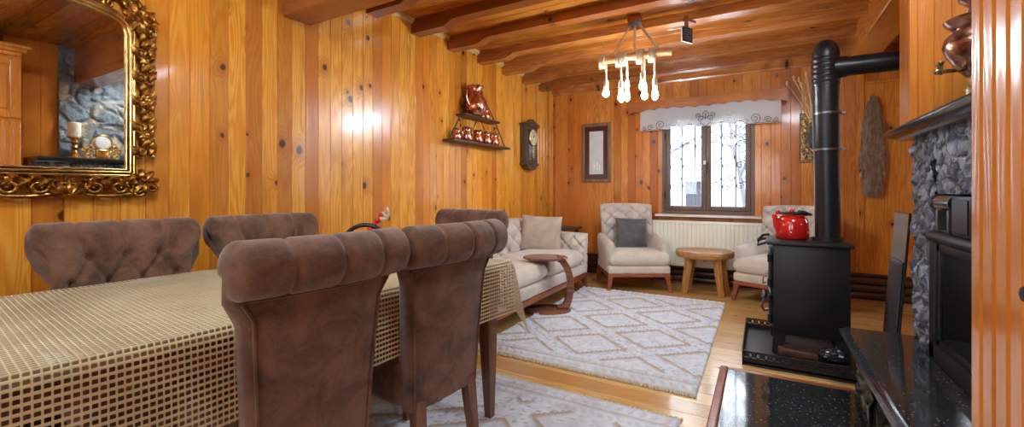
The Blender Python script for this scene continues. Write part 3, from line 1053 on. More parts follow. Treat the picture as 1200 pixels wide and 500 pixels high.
# back: three scalloped tufted humps, leaning
b = MB()
bw, bh, bt = SL - .1, .50, .17
tf = tuft(.12, .11, .046, 0, .02)
def bplace(x, y, z):
    t = (z + bh / 2) / bh
    hump = .035 * (abs(cos(pi * x / (bw / 3))) - .5) * t
    return Vector((x, -.27 - .075 * t + y, .31 + (bh - .04) * t + hump))
b.slab(bw, bh, bt, 230, 64, p=14, pz=6, front=tf, place=bplace)
bk = b.build('backrest', M['beige_velvet'], root, smooth=75)
for (x, z) in tuft_points(.12, .11, 0, .02, -bw / 2 + .1, bw / 2 - .1, -.10, .2):
    p = bplace(x, bt / 2 - .046 * 1.8 + .004, z)
    q = MB(); q.ell(p, (.012, .008, .012), n=8, m=5); q.build('button', M['shaded_button'], bk)
for s in (-1, 1):
    b = MB()
    at = tuft(.085, .082, .036, 0, .10)
    ah, ad = .46, .80
    def aplace(x, y, z, s=s):
        t = (z + ah / 2) / ah
        flare = .05 * max(0, t - .5) ** 1.5 * 2
        return Vector((s * (SL / 2 - AW / 2 + flare) + y, x + .0, .185 + ah * t - .025 * ((x + .40) / .8) * t))
    b.slab(ad, ah, AW, 110, 64, p=9, pz=3.6, front=at, back=at, place=aplace)
    ar = b.build('arm', M['beige_velvet'], root, smooth=75)
    for (x, z) in tuft_points(.085, .082, 0, .10, -.30, .34, -.04, .2):
        q = MB()
        q.ell(aplace(x, -s * (AW / 2 - .036 * 1.8 + .004), z), (.008, .011, .011), n=8, m=5); q.build('button', M['shaded_button'], ar)
    # buttoned front face of the arm
    for zz in (.30, .40, .50, .58):
        q = MB(); q.ell((s * (SL / 2 - AW / 2 + (.02 if zz > .45 else 0)), ad / 2 - .004, zz), (.011, .008, .011), n=8, m=5); q.build('button', M['shaded_button'], ar)

def pillow(name, w, h, t, mat, loc, rot, label, group=None):
    b = MB()
    def pl(x, y, z):
        k = 1 - .10 * (abs(z) / (h / 2)) ** 2 * 0
        ax, az = abs(x) / (w / 2), abs(z) / (h / 2)
        return Vector((x * (1 - .05 * (1 - az * az)), y, z * (1 - .05 * (1 - ax * ax))))
    b.slab(w, h, t, 24, 24, p=2.4, front=lambda x, z: .006 * noise.noise(Vector((x * 14, z * 14, 2))), back=None, place=pl)
    o = b.build(name, mat, smooth=75, loc=loc, rot=rot)
    return tag(o, label, 'cushion', group)
pillow('throw_pillow', .45, .40, .15, M['beige_cushion'], (-2.11, 4.33, .625), (R(-14), R(3), R(22)), 'plain beige square cushion leaning in the sofa corner')

# ------------------------------------------------------------------ armchairs
def make_armchair():
    root = thing('armchair', 'x', 'armchair')
    W, D = .70, .70
    b = MB()
    b.box(-.33, .33, .27, .31, .165, .20, .005, 2); b.box(-.32, .32, -.31, -.28, .165, .20, .005, 2)
    for s in (-1, 1): b.box(s * .315 - .018, s * .315 + .018, -.30, .29, .165, .20, .005, 2)
    b.build('leg_frame', M['red_wood'], root)
    for s in (-1, 1):
        for (y, y2) in ((.28, .30), (-.29, -.335)):
            b = MB()
            pts = []
            b.bar((s * .305, y, .19), (s * .318, (y + y2) / 2, .09), .062, .038)
            b.bar((s * .318, (y + y2) / 2, .091), (s * .335, y2, 0.0), .038, .026)
            b.build('leg', M['red_wood'], root)
    b = MB(); b.box(-.335, .335, -.30, .315, .20, .285, .018, 3); b.build('seat_base', M['cream_seat'], root, smooth=60)
    b = MB(); b.slab(.56, .58, .165, 24, 24, p=9, pz=8, front=lambda x, z: .012, place=lambda x, y, z: Vector((x * (1.0 if z < .2 else 1 + .16 * min(1, (z - .2) / .04)), z + .045, .355 + y)))
    b.build('seat_cushion', M['cream_seat'], root, smooth=60)
    b = MB(); tf = tuft(.085, .078, .036, 0, .04)
    bw, bh, bt = .60, .70, .13
    def pl(x, y, z):
        t = (z + bh / 2) / bh
        wv = 1.0 + .06 * max(0, t - .3) - .04 * (1 - t)
        wing = .10 * (abs(x) / (bw / 2)) ** 3 * (1 if t > .35 else t / .35)
        crown = -.018 * (abs(x) / (bw / 2)) ** 3 * t
        return Vector((x * wv, -.245 - .105 * t ** 1.2 + y + wing * .7, .245 + bh * t + crown))
    b.slab(bw, bh, bt, 110, 120, p=10, pz=9, front=lambda x, z: tf(x, z) if z > -.12 else 0.0, place=pl)
    bk = b.build('backrest', M['beige_velvet'], root, smooth=75)
    for (x, z) in tuft_points(.085, .078, 0, .04, -.25, .25, -.05, .31):
        q = MB(); q.ell(pl(x, bt / 2 - .036 * 1.8 + .004, z), (.010, .007, .010), n=8, m=5); q.build('button', M['shaded_button'], bk)
    for s in (-1, 1):
        b = MB()
        b.slab(.56, .37, .115, 26, 22, p=8, pz=6, place=lambda x, y, z: Vector((s * (.292 + .012 * (z / .18)) + y, x + .005, .385 + z - .03 * max(0, x) / .28 * (z > 0) + .02 * (x < -.1))))
        b.build('arm', M['beige_velvet'], root, smooth=75)
    return root
ac = make_armchair()
ac.location = (-1.29, 5.015, 0); ac.rotation_euler = (0, 0, R(180 + 29.6))
ac['label'] = 'beige tufted armchair left of the window, holding a charcoal cushion'; ac['group'] = 'tufted armchairs'
ac2 = copy_tree(ac)
ac2.location = (.19, 5.02, 0); ac2.rotation_euler = (0, 0, R(180 - 25))
ac2['label'] = 'beige tufted armchair half hidden behind the stove'
fx, fy = sin(R(29.6)), -cos(R(29.6))
pillow('throw_pillow', .37, .37, .13, M['grey_cushion'], (-1.29 - fx * .055 + .01, 5.015 - fy * .055, .60), (R(14), R(-2), R(180 + 29.6)), 'charcoal grey square cushion on the left armchair')

# ------------------------------------------------------------------ rustic coffee table
root = thing('coffee_table', 'low rustic coffee table of pale wood with a live edge slab top', 'coffee table', (-.535, 5.12, 0), R(10))
b = MB()
def slab_r(a): return .285 * (1 + .035 * sin(2 * a + 1) + .02 * sin(3 * a) + .012 * sin(7 * a + 2))
NN = 64
rings = []
for (f, z) in ((0, .455), (.93, .455), (.985, .448), (1.0, .43), (.99, .405), (.95, .385), (.9, .38), (0, .38)):
    if f == 0: rings.append([b.bm.verts.new((0, 0, z))])
    else: rings.append([b.bm.verts.new((f * slab_r(2 * pi * k / NN) * cos(2 * pi * k / NN), f * slab_r(2 * pi * k / NN) * .92 * sin(2 * pi * k / NN), z)) for k in range(NN)])
for A, B in zip(rings, rings[1:]):
    for k in range(NN):
        k2 = (k + 1) % NN
        if len(A) == 1: b.bm.faces.new((A[0], B[k2], B[k]))
        elif len(B) == 1: b.bm.faces.new((A[k], A[k2], B[0]))
        else: b.bm.faces.new((A[k], A[k2], B[k2], B[k]))
b.build('top', M['raw_wood'], root, smooth=40)
b = MB(); b.box(-.17, .17, -.02, .02, .345, .382, .004, 1); b.box(-.02, .02, -.16, .16, .346, .383, .004, 1); b.build('brace', M['raw_leg'], root)
for a in (25, 125, 215, 305):
    a = R(a)
    b = MB(); b.bar((.19 * cos(a), .18 * sin(a), .39), (.255 * cos(a), .235 * sin(a), 0), .062, .044, ref=(-sin(a), cos(a), 0)); b.build('leg', M['raw_leg'], root)

# ------------------------------------------------------------------ C shaped side table
root = thing('side_table', 'oval C shaped walnut side table reaching over the sofa seat', 'side table', (-1.69, 3.60, 0), R(29.8))
b = MB(); b.lathe([(0, .002), (.155, .002), (.165, .008), (.165, .020), (.155, .028), (0, .03)], n=40, sx=1.3, sy=1.0); b.build('base', M['walnut'], root)
b = MB(); b.lathe([(0, .478), (.14, .478), (.152, .484), (.154, .492), (.150, .499), (0, .5)], c=(-.02, 0, 0), n=44, sx=1.33, sy=1.05); b.build('top', M['walnut'], root)
b = MB()
path = [(.10, .022), (.165, .05), (.195, .13), (.208, .22), (.200, .32), (.17, .41), (.12, .475), (.09, .482)]
pts = []
for i in range(len(path) - 1):
    for k in range(5):
        t = k / 5
        p0 = path[max(0, i - 1)]; p1 = path[i]; p2 = path[i + 1]; p3 = path[min(len(path) - 1, i + 2)]
        f = lambda a, b_, c, d: .5 * (2 * b_ + (c - a) * t + (2 * a - 5 * b_ + 4 * c - d) * t * t + (3 * b_ - a - 3 * c + d) * t ** 3)
        pts.append((f(p0[0], p1[0], p2[0], p3[0]), f(p0[1], p1[1], p2[1], p3[1])))
pts.append(path[-1])
prof_w = .036
vs = []
for i, (px, pz) in enumerate(pts):
    a = pts[min(i + 1, len(pts) - 1)]; c = pts[max(i - 1, 0)]
    tx, tz = a[0] - c[0], a[1] - c[1]; L = hypot(tx, tz); nx_, nz_ = -tz / L, tx / L
    th = .030
    vs.append([b.bm.verts.new((px + nx_ * th * sx, prof_w * sy, pz + nz_ * th * sx)) for sx, sy in ((-1, -.85), (-.6, -1), (.6, -1), (1, -.85), (1, .85), (.6, 1), (-.6, 1), (-1, .85))])
for A, B in zip(vs, vs[1:]):
    for k in range(8): b.bm.faces.new((A[k], A[(k + 1) % 8], B[(k + 1) % 8], B[k]))
b.bm.faces.new(vs[0][::-1]); b.bm.faces.new(vs[-1])
b.build('stem', M['walnut'], root, smooth=50)

# dark corner table behind the sofa arm
root = thing('corner_table', 'small dark corner table behind the far sofa arm', 'side table', (-2.27, 5.28, 0), 0)
b = MB(); b.prism([(-.2, .2), (-.2, -.2), (.0, -.2), (.2, .0), (.2, .2)], lambda p, q, a: Vector((p, q, a)), .595, .625); b.build('top', M['clock_wood'], root, smooth=30)
for (x, y) in ((-.15, .15), (-.15, -.15), (.15, .15), (.06, -.06)):
    b = MB(); b.bar((x, y, .6), (x, y, 0), .035, .025); b.build('leg', M['clock_wood'], root)

# ------------------------------------------------------------------ rugs
def make_rug(x0, x1, y0, y1, cx, cy, dx, dy, nx, ny, label, ends):
    root = thing('area_rug', label, 'rug', ((x0 + x1) / 2, (y0 + y1) / 2, 0))
    rw, rl = x1 - x0, y1 - y0
    b = MB(); bm = b.bm
    lay = bm.verts.layers.float_color.new('yarn')
    V = []
    for i in range(nx + 1):
        row = []
        for j in range(ny + 1):
            x = x0 + rw * i / nx; y = y0 + rl * j / ny
            z = .013; taupe = 0.0; blue = 0.0
            nearest_end = min((y - y0) if 'n' in ends else 9, (y1 - y) if 'f' in ends else 9)
            side = min(x - x0, x1 - x)
            nz = noise.noise(Vector((x * 38, y * 38, 0))); n2 = noise.noise(Vector((x * 90, y * 90, 4)))
            if nearest_end < .19:
                e = nearest_end
                lump = abs(sin(x * 55 + e * 30))
                if .03 < e < .085: z += .018 * lump * sin(pi * (e - .03) / .055); taupe = .45 * (1 - lump)
                elif .10 < e < .118: z += .010; taupe = .55
                elif .13 < e < .175: z += .014 * abs(sin(x * 70 - e * 40)) * sin(pi * (e - .13) / .045); taupe = .45 * (1 - abs(sin(x * 70 - e * 40)))
                elif e < .02: taupe = .3; z += .004
            else:
                p = (x - cx) / dx + (y - cy) / dy; q = (x - cx) / dx - (y - cy) / dy
                k = 1 / hypot(1 / dx, 1 / dy)
                dp = abs(p - (floor(p) + .5)) * k; dq = abs(q - (floor(q) + .5)) * k
                d = min(dp, dq)
                line = max(0, 1 - abs(d - .070) / .017)
                z += .014 * min(1, line * 1.5) * (.75 + .25 * sin(x * 160 + y * 120))
                taupe = .85 * min(1, line * 1.6)
                if d < .055:
                    s1 = noise.noise(Vector((x * 34, y * 62, 9)))
                    if s1 > .22: blue = .6 * min(1, (s1 - .22) * 6); z -= .003
                elif d > .10:
                    s2 = noise.noise(Vector((x * 30, y * 75, 2)))
                    if s2 > .34: blue = .55 * min(1, (s2 - .34) * 6); z -= .003
            z += .003 * nz + .002 * n2
            if i in (0, nx) or j in (0, ny): z = .002
            v = bm.verts.new((x - (x0 + x1) / 2, y - (y0 + y1) / 2, z))
            v[lay] = (max(0, taupe), blue, 0, 1)
            row.append(v)
        V.append(row)
    for i in range(nx):
        for j in range(ny): bm.faces.new((V[i][j], V[i + 1][j], V[i + 1][j + 1], V[i][j + 1]))
    b.build('pile', M['rug'], root, smooth=80)
    rnd = random.Random(5)
    for s in ((-1,) if 'n' in ends else ()) + ((1,) if 'f' in ends else ()):
        f = MB(); x = -rw / 2
        while x < rw / 2:
            y = s * rl / 2; L = rnd.uniform(.018, .03); dxx = rnd.uniform(-.01, .01)
            f.tube([(x, y - s * .01, .010), (x + dxx * .5, y + s * L * .6, .009), (x + dxx, y + s * L, .004)], .0042, 5)
            x += .0095
        f.build('fringe', M['fringe'], root)
    return root
make_rug(-1.735, -.30, 2.50, 4.68, -1.06, 2.95, .73, .63, 240, 360, 'large cream diamond patterned rug in front of the sofa', 'nf')
make_rug(-2.0, -.33, -.2, 2.19, -1.06, 1.55, .73, .63, 200, 280, 'cream diamond patterned rug under the dining table', 'f')

# ------------------------------------------------------------------ mirror
root = thing('wall_mirror', 'arched wall mirror in an ornate carved gilt frame', 'mirror', (XL + .004, .655, 1.20), 0)
GH, GW = .675, .19
def mirror_outline(grow, n=10):
    pts = []
    r = .07 + grow * .8
    w, h0, h1 = GW + grow, -grow, GH + grow
    pts += [(-w, h0), (w, h0)]
    for i in range(n + 1):
        a = R(90 * i / n); pts.append((w - r + r * cos(a), h1 - r + r * sin(a)))
    for i in range(1, 8):
        t = i / 8; pts.append(((w - r) * (1 - 2 * t), h1 + .018 * sin(pi * t)))
    for i in range(n + 1):
        a = R(90 + 90 * i / n); pts.append((-w + r + r * cos(a), h1 - r + r * sin(a)))
    return pts
b = MB(); b.prism(mirror_outline(.004), lambda p, q, a: Vector((a, p, q)), .012, .016); b.build('glass', M['mirror'], root, smooth=0)
b = MB(); b.prism(mirror_outline(.03), lambda p, q, a: Vector((a, p, q)), 0, .011); b.build('backing', M['clock_wood'], root, smooth=0)
b = MB()
for g, r, x in ((.006, .007, .02), (.019, .010, .026), (.033, .008, .022)):
    b.tube([(x, p, q) for p, q in mirror_outline(g)], r, 8, closed=True, up=(1, 0, 0))
b.build('inner_rail', M['brass_rail'], root, smooth=60)
# carved outer border: scrolls, leaves, rosettes
b = MB(); rnd = random.Random(11)
def leaf(mb, y, z, ang, L, w, x=.022, curl=.014):
    n = 7; rows = []
    for i in range(n + 1):
        t = i / n
        ww = w * sin(pi * min(1, t * .9 + .08)) ** .8 * (1 + .25 * sin(t * 16))
        ax = t * L; up = x + curl * sin(pi * t) + .006 * t
        row = []
        for s, dp in ((-1, -.010), (-.5, .003), (0, .010), (.5, .003), (1, -.010)):
            lx, ly = ax, s * ww
            row.append(mb.bm.verts.new((up + dp, y + lx * cos(ang) - ly * sin(ang), z + lx * sin(ang) + ly * cos(ang))))
        rows.append(row)
    for A, B in zip(rows, rows[1:]):
        for k in range(4): mb.bm.faces.new((A[k], A[k + 1], B[k + 1], B[k]))
def cscroll(mb, y, z, r, a0, sgn, turns=1.35, rad=.0085, x=.026):
    n = 26
    pts, rr = [], []
    for i in range(n + 1):
        t = i / n
        q = r * (1 - .82 * t)
        a = a0 + sgn * turns * 2 * pi * t
        pts.append((x + .008 * t, y + q * cos(a), z + q * sin(a))); rr.append(rad * (1 - .35 * t))
    mb.tube(pts, rr, 7)
def rosette(mb, y, z, r):
    for k in range(6):
        a = 2 * pi * k / 6
        mb.ell((.030, y + r * .6 * cos(a), z + r * .6 * sin(a)), (.010, r * .42, r * .42), n=8, m=5)
    mb.ell((.040, y, z), (.010, r * .35, r * .35), n=8, m=5)
# sides
for s in (-1, 1):
    yy = s * (GW + .072)
    k = 0
    z = .05
    while z < GH + .02:
        side = 1 if k % 2 else -1
        leaf(b, yy - s * .012, z, R(90) - s * R(38) * side, .075, .020)
        leaf(b, yy + s * .012, z + .014, R(90) + s * R(30) * side, .062, .017)
        cscroll(b, yy + s * .014 * side, z + .025, .024, R(-90), side)
        if k % 3 == 1: rosette(b, yy, z + .04, .026)
        b.ell((.026, yy + s * .03, z + .01), (.010, .010, .012), n=8, m=5)
        z += .058; k += 1
# bottom rail
for s in (-1, 1):
    for (y0, sg) in ((.085, 1), (.165, -1), (.225, 1)):
        cscroll(b, s * y0, -.085, .034, R(90), s * sg, 1.4, .0095)
    for y0 in (.045, .10, .15, .20):
        leaf(b, s * y0, -.052, R(-90) + s * R(55), .062, .019)
        leaf(b, s * (y0 + .02), -.058, (R(0) if s > 0 else pi) + s * R(20), .055, .015)
    pts = [(.024, s * (.03 + .20 * i / 12), -.112 - .012 * sin(pi * i / 12) + .02 * max(0, i / 12 - .8)) for i in range(13)]
    b.tube(pts, .009, 7)
    # corner cluster
    for a in range(0, 360, 45):
        leaf(b, s * (GW + .065), -.06, R(a + 10), .062, .020, x=.026)
    cscroll(b, s * (GW + .045), -.10, .030, R(0) if s > 0 else pi, -s, 1.3, .010)
    cscroll(b, s * (GW + .095), -.085, .026, R(90), -s, 1.3, .009)
    rosette(b, s * (GW + .065), -.055, .02)
    # top corner
    for a in range(0, 360, 40):
        leaf(b, s * (GW + .055), GH + .02, R(a), .070, .021, x=.026)
    cscroll(b, s * (GW + .085), GH - .02, .032, R(-90), s, 1.3, .010)
    cscroll(b, s * (GW + .02), GH + .075, .036, R(0) if s > 0 else pi, s, 1.4, .010)
    # swan neck rail up to the crest
    pts = [(.028, s * ((GW + .10) * (1 - i / 14)), GH + .03 + .15 * sin(pi / 2 * i / 14) ** 1.6) for i in range(15)]
    b.tube(pts, .013, 8)
    for i in range(4):
        leaf(b, s * (.15 - .04 * i), GH + .07 + .02 * i, R(90) + s * R(40), .075, .021)
        cscroll(b, s * (.13 - .04 * i), GH + .055 + .014 * i, .022, R(90), s, 1.3, .008)
for k in range(5):
    leaf(b, 0, -.125 + .0 * k, R(30 + 30 * k), .075, .018, x=.028)
    b.ell((.032, 0, -.07 - .012 * k), (.012, .03 - .004 * k, .007), n=10, m=5)
    leaf(b, 0, GH + .12, R(30 + 30 * k), .11, .028, x=.03)
rosette(b, 0, GH + .12, .035)
b.build('carved_border', M['gold'], root, smooth=60)

# ------------------------------------------------------------------ wall shelf with copper
root = thing('wall_shelf', 'dark two tier hanging wall shelf with copperware', 'shelf', (XL, 3.66, 1.55))
b = MB(); b.box(0, .135, -.51, .51, 0, .024, .004, 1); b.build('shelf_board', M['shelf_wood'], root)
b = MB(); b.box(0, .125, -.31, .31, .262, .284, .004, 1); b.build('shelf_board', M['shelf_wood'], root)
b = MB(); b.box(.004, .02, -.13, .14, .555, .571, .003, 1); b.build('hanging_bar', M['shelf_wood'], root)
for s in (-1, 1):
    b = MB()
    b.tube([(.012, s * .12, .563), (.06, s * .30, .285), (.07, s * .50, .02)], .007, 6)
    for t in (.35, .7): b.ell((.045 + .02 * t, s * (.30 + .2 * (t - .3)), .285 - .265 * (t - .1)), (.012, .012, .016), n=8, m=5)
    b.build('rope', M['shelf_wood'], root)
    b = MB(); b.tube([(.06, s * .0 + s * .03, .262), (.065, s * .22, .02)], .0055, 6); b.build('strut', M['shelf_wood'], root)

def make_jug():
    root = thing('copper_jug', 'tall copper jug with handle on the upper wall shelf', 'jug')
    b = MB(); b.lathe([(0, 0), (.075, 0), (.10, .035), (.112, .085), (.10, .14), (.072, .19), (.062, .225), (.070, .262), (.082, .285), (.078, .287), (.060, .25), (0, .24)], n=32)
    b.build('body', M['copper'], root, smooth=50)
    b = MB(); b.tube([(0, -.068, .255), (0, -.13, .25), (0, -.155, .20), (0, -.15, .13), (0, -.105, .085)], .009, 8); b.build('handle', M['copper'], root)
    b = MB(); b.tube([(0, .055, .24), (0, .085, .268), (0, .105, .295)], [.022, .018, .012], 8); b.build('spout', M['copper'], root)
    return root
j = make_jug(); j.location = (XL + .066 + .05, 3.52, 1.834)
def make_mug():
    root = thing('copper_mug', 'x', 'mug')
    b = MB(); b.lathe([(0, 0), (.038, 0), (.046, .02), (.043, .055), (.034, .075), (.036, .095), (.043, .108), (.040, .108), (.032, .08), (0, .06)], n=24)
    b.build('body', M['copper'], root, smooth=50)
    b = MB(); b.tube([(0, .034, .092), (0, .064, .09), (0, .07, .055), (0, .043, .03)], .005, 7); b.build('handle', M['copper'], root)
    return root
mug = make_mug()
spots = [(3.28, 1.574, .8, 'small copper cup at the left end of the lower wall shelf'), (3.44, 1.574, 1.05, 'copper mug on the lower wall shelf, second from its left end'),
         (3.63, 1.574, 1.0, 'copper mug in the middle of the lower wall shelf'), (3.79, 1.574, 1.0, 'copper mug on the lower wall shelf, second from its right end'),
         (3.94, 1.574, 1.0, 'copper mug at the right end of the lower wall shelf'), (3.68, 1.834, .75, 'small copper mug beside the tall jug'), (3.78, 1.834, .78, 'small copper mug at the right on the upper wall shelf')]
for i, (y, z, s, lb) in enumerate(spots):
    o = mug if i == 0 else copy_tree(mug)
    o.location = (XL + .068, y, z); s *= 1.2; o.scale = (s, s, s); o['label'] = lb; o['group'] = 'copper mugs on the wall shelf'
    o.rotation_euler = (0, 0, R(20 * (i % 3) - 20))

# ------------------------------------------------------------------ wall clock
root = thing('wall_clock', 'old dark wooden pendulum clock on the wall near the corner', 'clock', (XL, 4.775, 1.35))
b = MB()
b.box(0, .095, -.15, .15, .07, .55, .006, 2); b.build('case', M['clock_wood'], root)
b = MB(); b.box(0, .115, -.17, .17, .535, .565, .006, 2); b.prism([(-.17, .565), (.17, .565), (.10, .585), (.04, .60), (0, .625), (-.04, .60), (-.10, .585)], lambda p, q, a: Vector((a, p, q)), .03, .11); b.build('crown', M['clock_wood'], root, smooth=30)
b = MB(); b.box(0, .11, -.165, .165, .06, .085, .006, 2); b.prism([(-.14, .06), (-.09, .02), (-.04, .0), (.04, .0), (.09, .02), (.14, .06)], lambda p, q, a: Vector((a, p, q)), .01, .10); b.build('foot', M['clock_wood'], root, smooth=30)
b = MB(); b.box(.095, .10, -.105, .105, .115, .50, .002, 1); dr = b.build('door_glass', flat('dark clock glass', S(66, 68, 70), .08, coat=.5), root)
RX = Matrix.Rotation(R(90), 3, 'Y')
b = MB(); b.lathe([(0, 0), (.098, 0), (.098, .008), (0, .008)], c=(.10, 0, .40), n=36, M=RX); b.build('dial', M['dial'], root, smooth=30)
b = MB(); b.tube([(.108, .101 * cos(2 * pi * i / 30), .40 + .101 * sin(2 * pi * i / 30)) for i in range(30)], .007, 6, closed=True); b.build('bezel', M['brass_rail'], root)
b = MB(); b.bar((.111, 0, .40), (.111, .04, .43), .006, .003); b.bar((.112, 0, .40), (.112, -.02, .46), .005, .003)
for k in range(12):
    a = 2 * pi * k / 12; b.bar((.110, .064 * cos(a), .40 + .064 * sin(a)), (.110, .076 * cos(a), .40 + .076 * sin(a)), .005)
b.build('hands', M['black_plastic'], root)
b = MB(); b.tube([(.104, 0, .30), (.104, 0, .19)], .004, 6); b.lathe([(0, 0), (.032, 0), (.032, .006), (0, .006)], c=(.102, 0, .175), n=20, M=RX); b.build('pendulum', M['brass_rail'], root, smooth=30)

# ------------------------------------------------------------------ picture on the window wall
root = thing('framed_picture', 'tall framed pale print with maroon mount left of the window', 'picture', (-1.905, YB - .001, 1.60))
b = MB(); w, h, q = .20, .395, .045
b.box(-w, -w + q, -.03, 0, -h, h, .006, 2); b.box(w - q, w, -.03, 0, -h, h, .006, 2); b.box(-w + q, w - q, -.03, 0, -h, -h + q, .006, 2); b.box(-w + q, w - q, -.03, 0, h - q, h, .006, 2)
b.build('frame', M['frame_wood'], root)
b = MB(); b.box(-w + q, w - q, -.014, -.004, -h + q, h - q); b.build('mount', M['maroon'], root, smooth=0)
b = MB(); b.box(-.095, .095, -.018, -.014, -.285, .285); pr = b.build('print', M['paper'], root, smooth=0)
b = MB()
for x, hh in ((-.03, .07), (0.01, .10), (.045, .06)):
    b.tube([(x, -.0185, -.24), (x + .004, -.0185, -.24 + hh)], .007, 6, flat=.3)
    b.ell((x + .004, -.0188, -.24 + hh), (.014, .0012, .02), n=8, m=5)
b.build('drawing', flat('pale grey ink', S(236, 236, 236), .5), pr)

# ------------------------------------------------------------------ brass relief and dried stalks
root = thing('wall_relief', 'embossed brass relief panel on the wall behind the stove pipe', 'wall decoration', (.525, YB - .002, 1.66))
b = MB()
def rel(u, v):
    x, z = (u - .5) * .335, (v - .5) * .53
    e = min(u, 1 - u, v * 1.58, (1 - v) * 1.58)
    r = hypot(x / .105, z / .165)
    d = .008 + .007 * noise.turbulence(Vector((x * 30, z * 30, 1)), 3, False) + .006 * abs(sin(x * 70)) * abs(sin(z * 60))
    if .93 < r < 1.12: d += .012
    if e < .05: d = .016 + .003 * sin((x + z) * 160)
    if u in (0, 1) or v in (0, 1): d = 0
    return Vector((x, -d, z))
b.grid(rel, 70, 100); b.build('panel', M['brass'], root, smooth=80)
b = MB()
def med(u, v):
    a = 2 * pi * u; r = v
    x, z = .098 * r * cos(a), .155 * r * sin(a)
    return Vector((x, -.018 - .008 * (1 - r * r) - .004 * noise.turbulence(Vector((x * 40, z * 40, 5)), 2, False) * (1 - r), z))
b.grid(med, 36, 10, closeu=True); b.build('medallion', M['dark_metal'], root, smooth=80)
rnd = random.Random(2)
for i, (x1, z1, x0) in enumerate(((.24, 2.24, .44), (.30, 2.29, .46), (.345, 2.265, .47), (.40, 2.245, .475), (.405, 2.31, .46), (.36, 2.20, .45))):
    lb = 'bundle of dry stalks'
    if i == 0:
        root = thing('dried_stalks', 'thin dried seed stalks tucked behind the brass relief', 'dried flowers', (0, 0, 0))
    b = MB()
    y0, y1 = YB - .03, YB - .06 - .012 * i
    pts = [(x0 + (x1 - x0) * t + .012 * sin(pi * t), y0 + (y1 - y0) * t, 1.86 + (z1 - 1.86) * t) for t in [k / 8 for k in range(9)]]
    b.tube(pts, .007, 5); b.ell((pts[-1][0], pts[-1][1], pts[-1][2] + .012), (.013, .013, .03), n=8, m=5)
    b.build('stalk', plain_wood('dry stalk %d' % i, S(236, 200, 150), S(190, 140, 96), 'Z', .6, 0) if i == 0 else bpy.data.materials['dry stalk 0'], root)

# ------------------------------------------------------------------ fur pelt
b = MB()
def pw(t):   # half width down the pelt, t = 0 at the nose
    ks = [(0, .012), (.06, .032), (.12, .045), (.18, .040), (.26, .070), (.36, .072), (.48, .080), (.60, .096), (.70, .098), (.75, .066), (.80, .058), (.87, .076), (.95, .066), (.985, .04), (1, .012)]
    for (a, wa), (c, wc) in zip(ks, ks[1:]):
        if t <= c: return wa + (wc - wa) * (t - a) / (c - a)
    return .01
PH = 1.0
def pelt(u, v):
    a = 2 * pi * u; w = pw(v) * (1 + .10 * noise.noise(Vector((v * 14, u * 3, 0))))
    return Vector((w * cos(a), -.018 - (.030 if sin(a) > 0 else .012) * sin(a) * min(1, w / .05) - .02 * 0, -PH * v))
b.grid(pelt, 28, 60, closeu=True)
rnd = random.Random(21)
for i in range(2600):
    v = rnd.random(); a = rnd.uniform(-.25, pi + .25)
    w = pw(v)
    p = Vector((w * cos(a), -.020 - .028 * max(0, sin(a)) * min(1, w / .05), -PH * v))
    d = Vector((cos(a) * .5 + rnd.uniform(-.3, .3), -.35 * max(0, sin(a)) - rnd.uniform(0, .15), -1)).normalized()
    L = rnd.uniform(.025, .055)
    s = d.cross(Vector((0, 1, 0))).normalized() * .0028
    va, vb, vc = b.bm.verts.new(p + s), b.bm.verts.new(p - s), b.bm.verts.new(p + d * L)
    b.bm.faces.new((va, vb, vc))
for s in (-1, 1):
    b.ell((s * .075, -.02, -.34), (.014, .012, .075), M=Matrix.Rotation(R(12 * s), 3, 'Y'), n=8, m=5)
    b.ell((s * .088, -.02, -.79), (.014, .012, .06), M=Matrix.Rotation(R(-10 * s), 3, 'Y'), n=8, m=5)
    b.ell((s * .022, -.03, -.04), (.010, .008, .022), M=Matrix.Rotation(R(-18 * s), 3, 'Y'), n=8, m=5)
o = b.build('fur_pelt', M['fur'], smooth=60, loc=(.965, YB - .020, 2.05)); tag(o, 'greyish brown animal fur pelt hung on the wide wall boards', 'fur pelt')

# ------------------------------------------------------------------ chandelier
LX, LY, LZ = -.90, 3.60, 2.20
root = thing('pendant_lamp', 'rustic hanging log lamp wound with rope, several bare bulbs', 'ceiling lamp', (LX, LY, LZ), R(2))
b = MB(); b.lathe([(0, .25), (.045, .25), (.055, .262), (.055, .275), (0, .275)], c=(.0, .0, 0), n=24); b.build('canopy', M['pipe_band'], root, smooth=40)
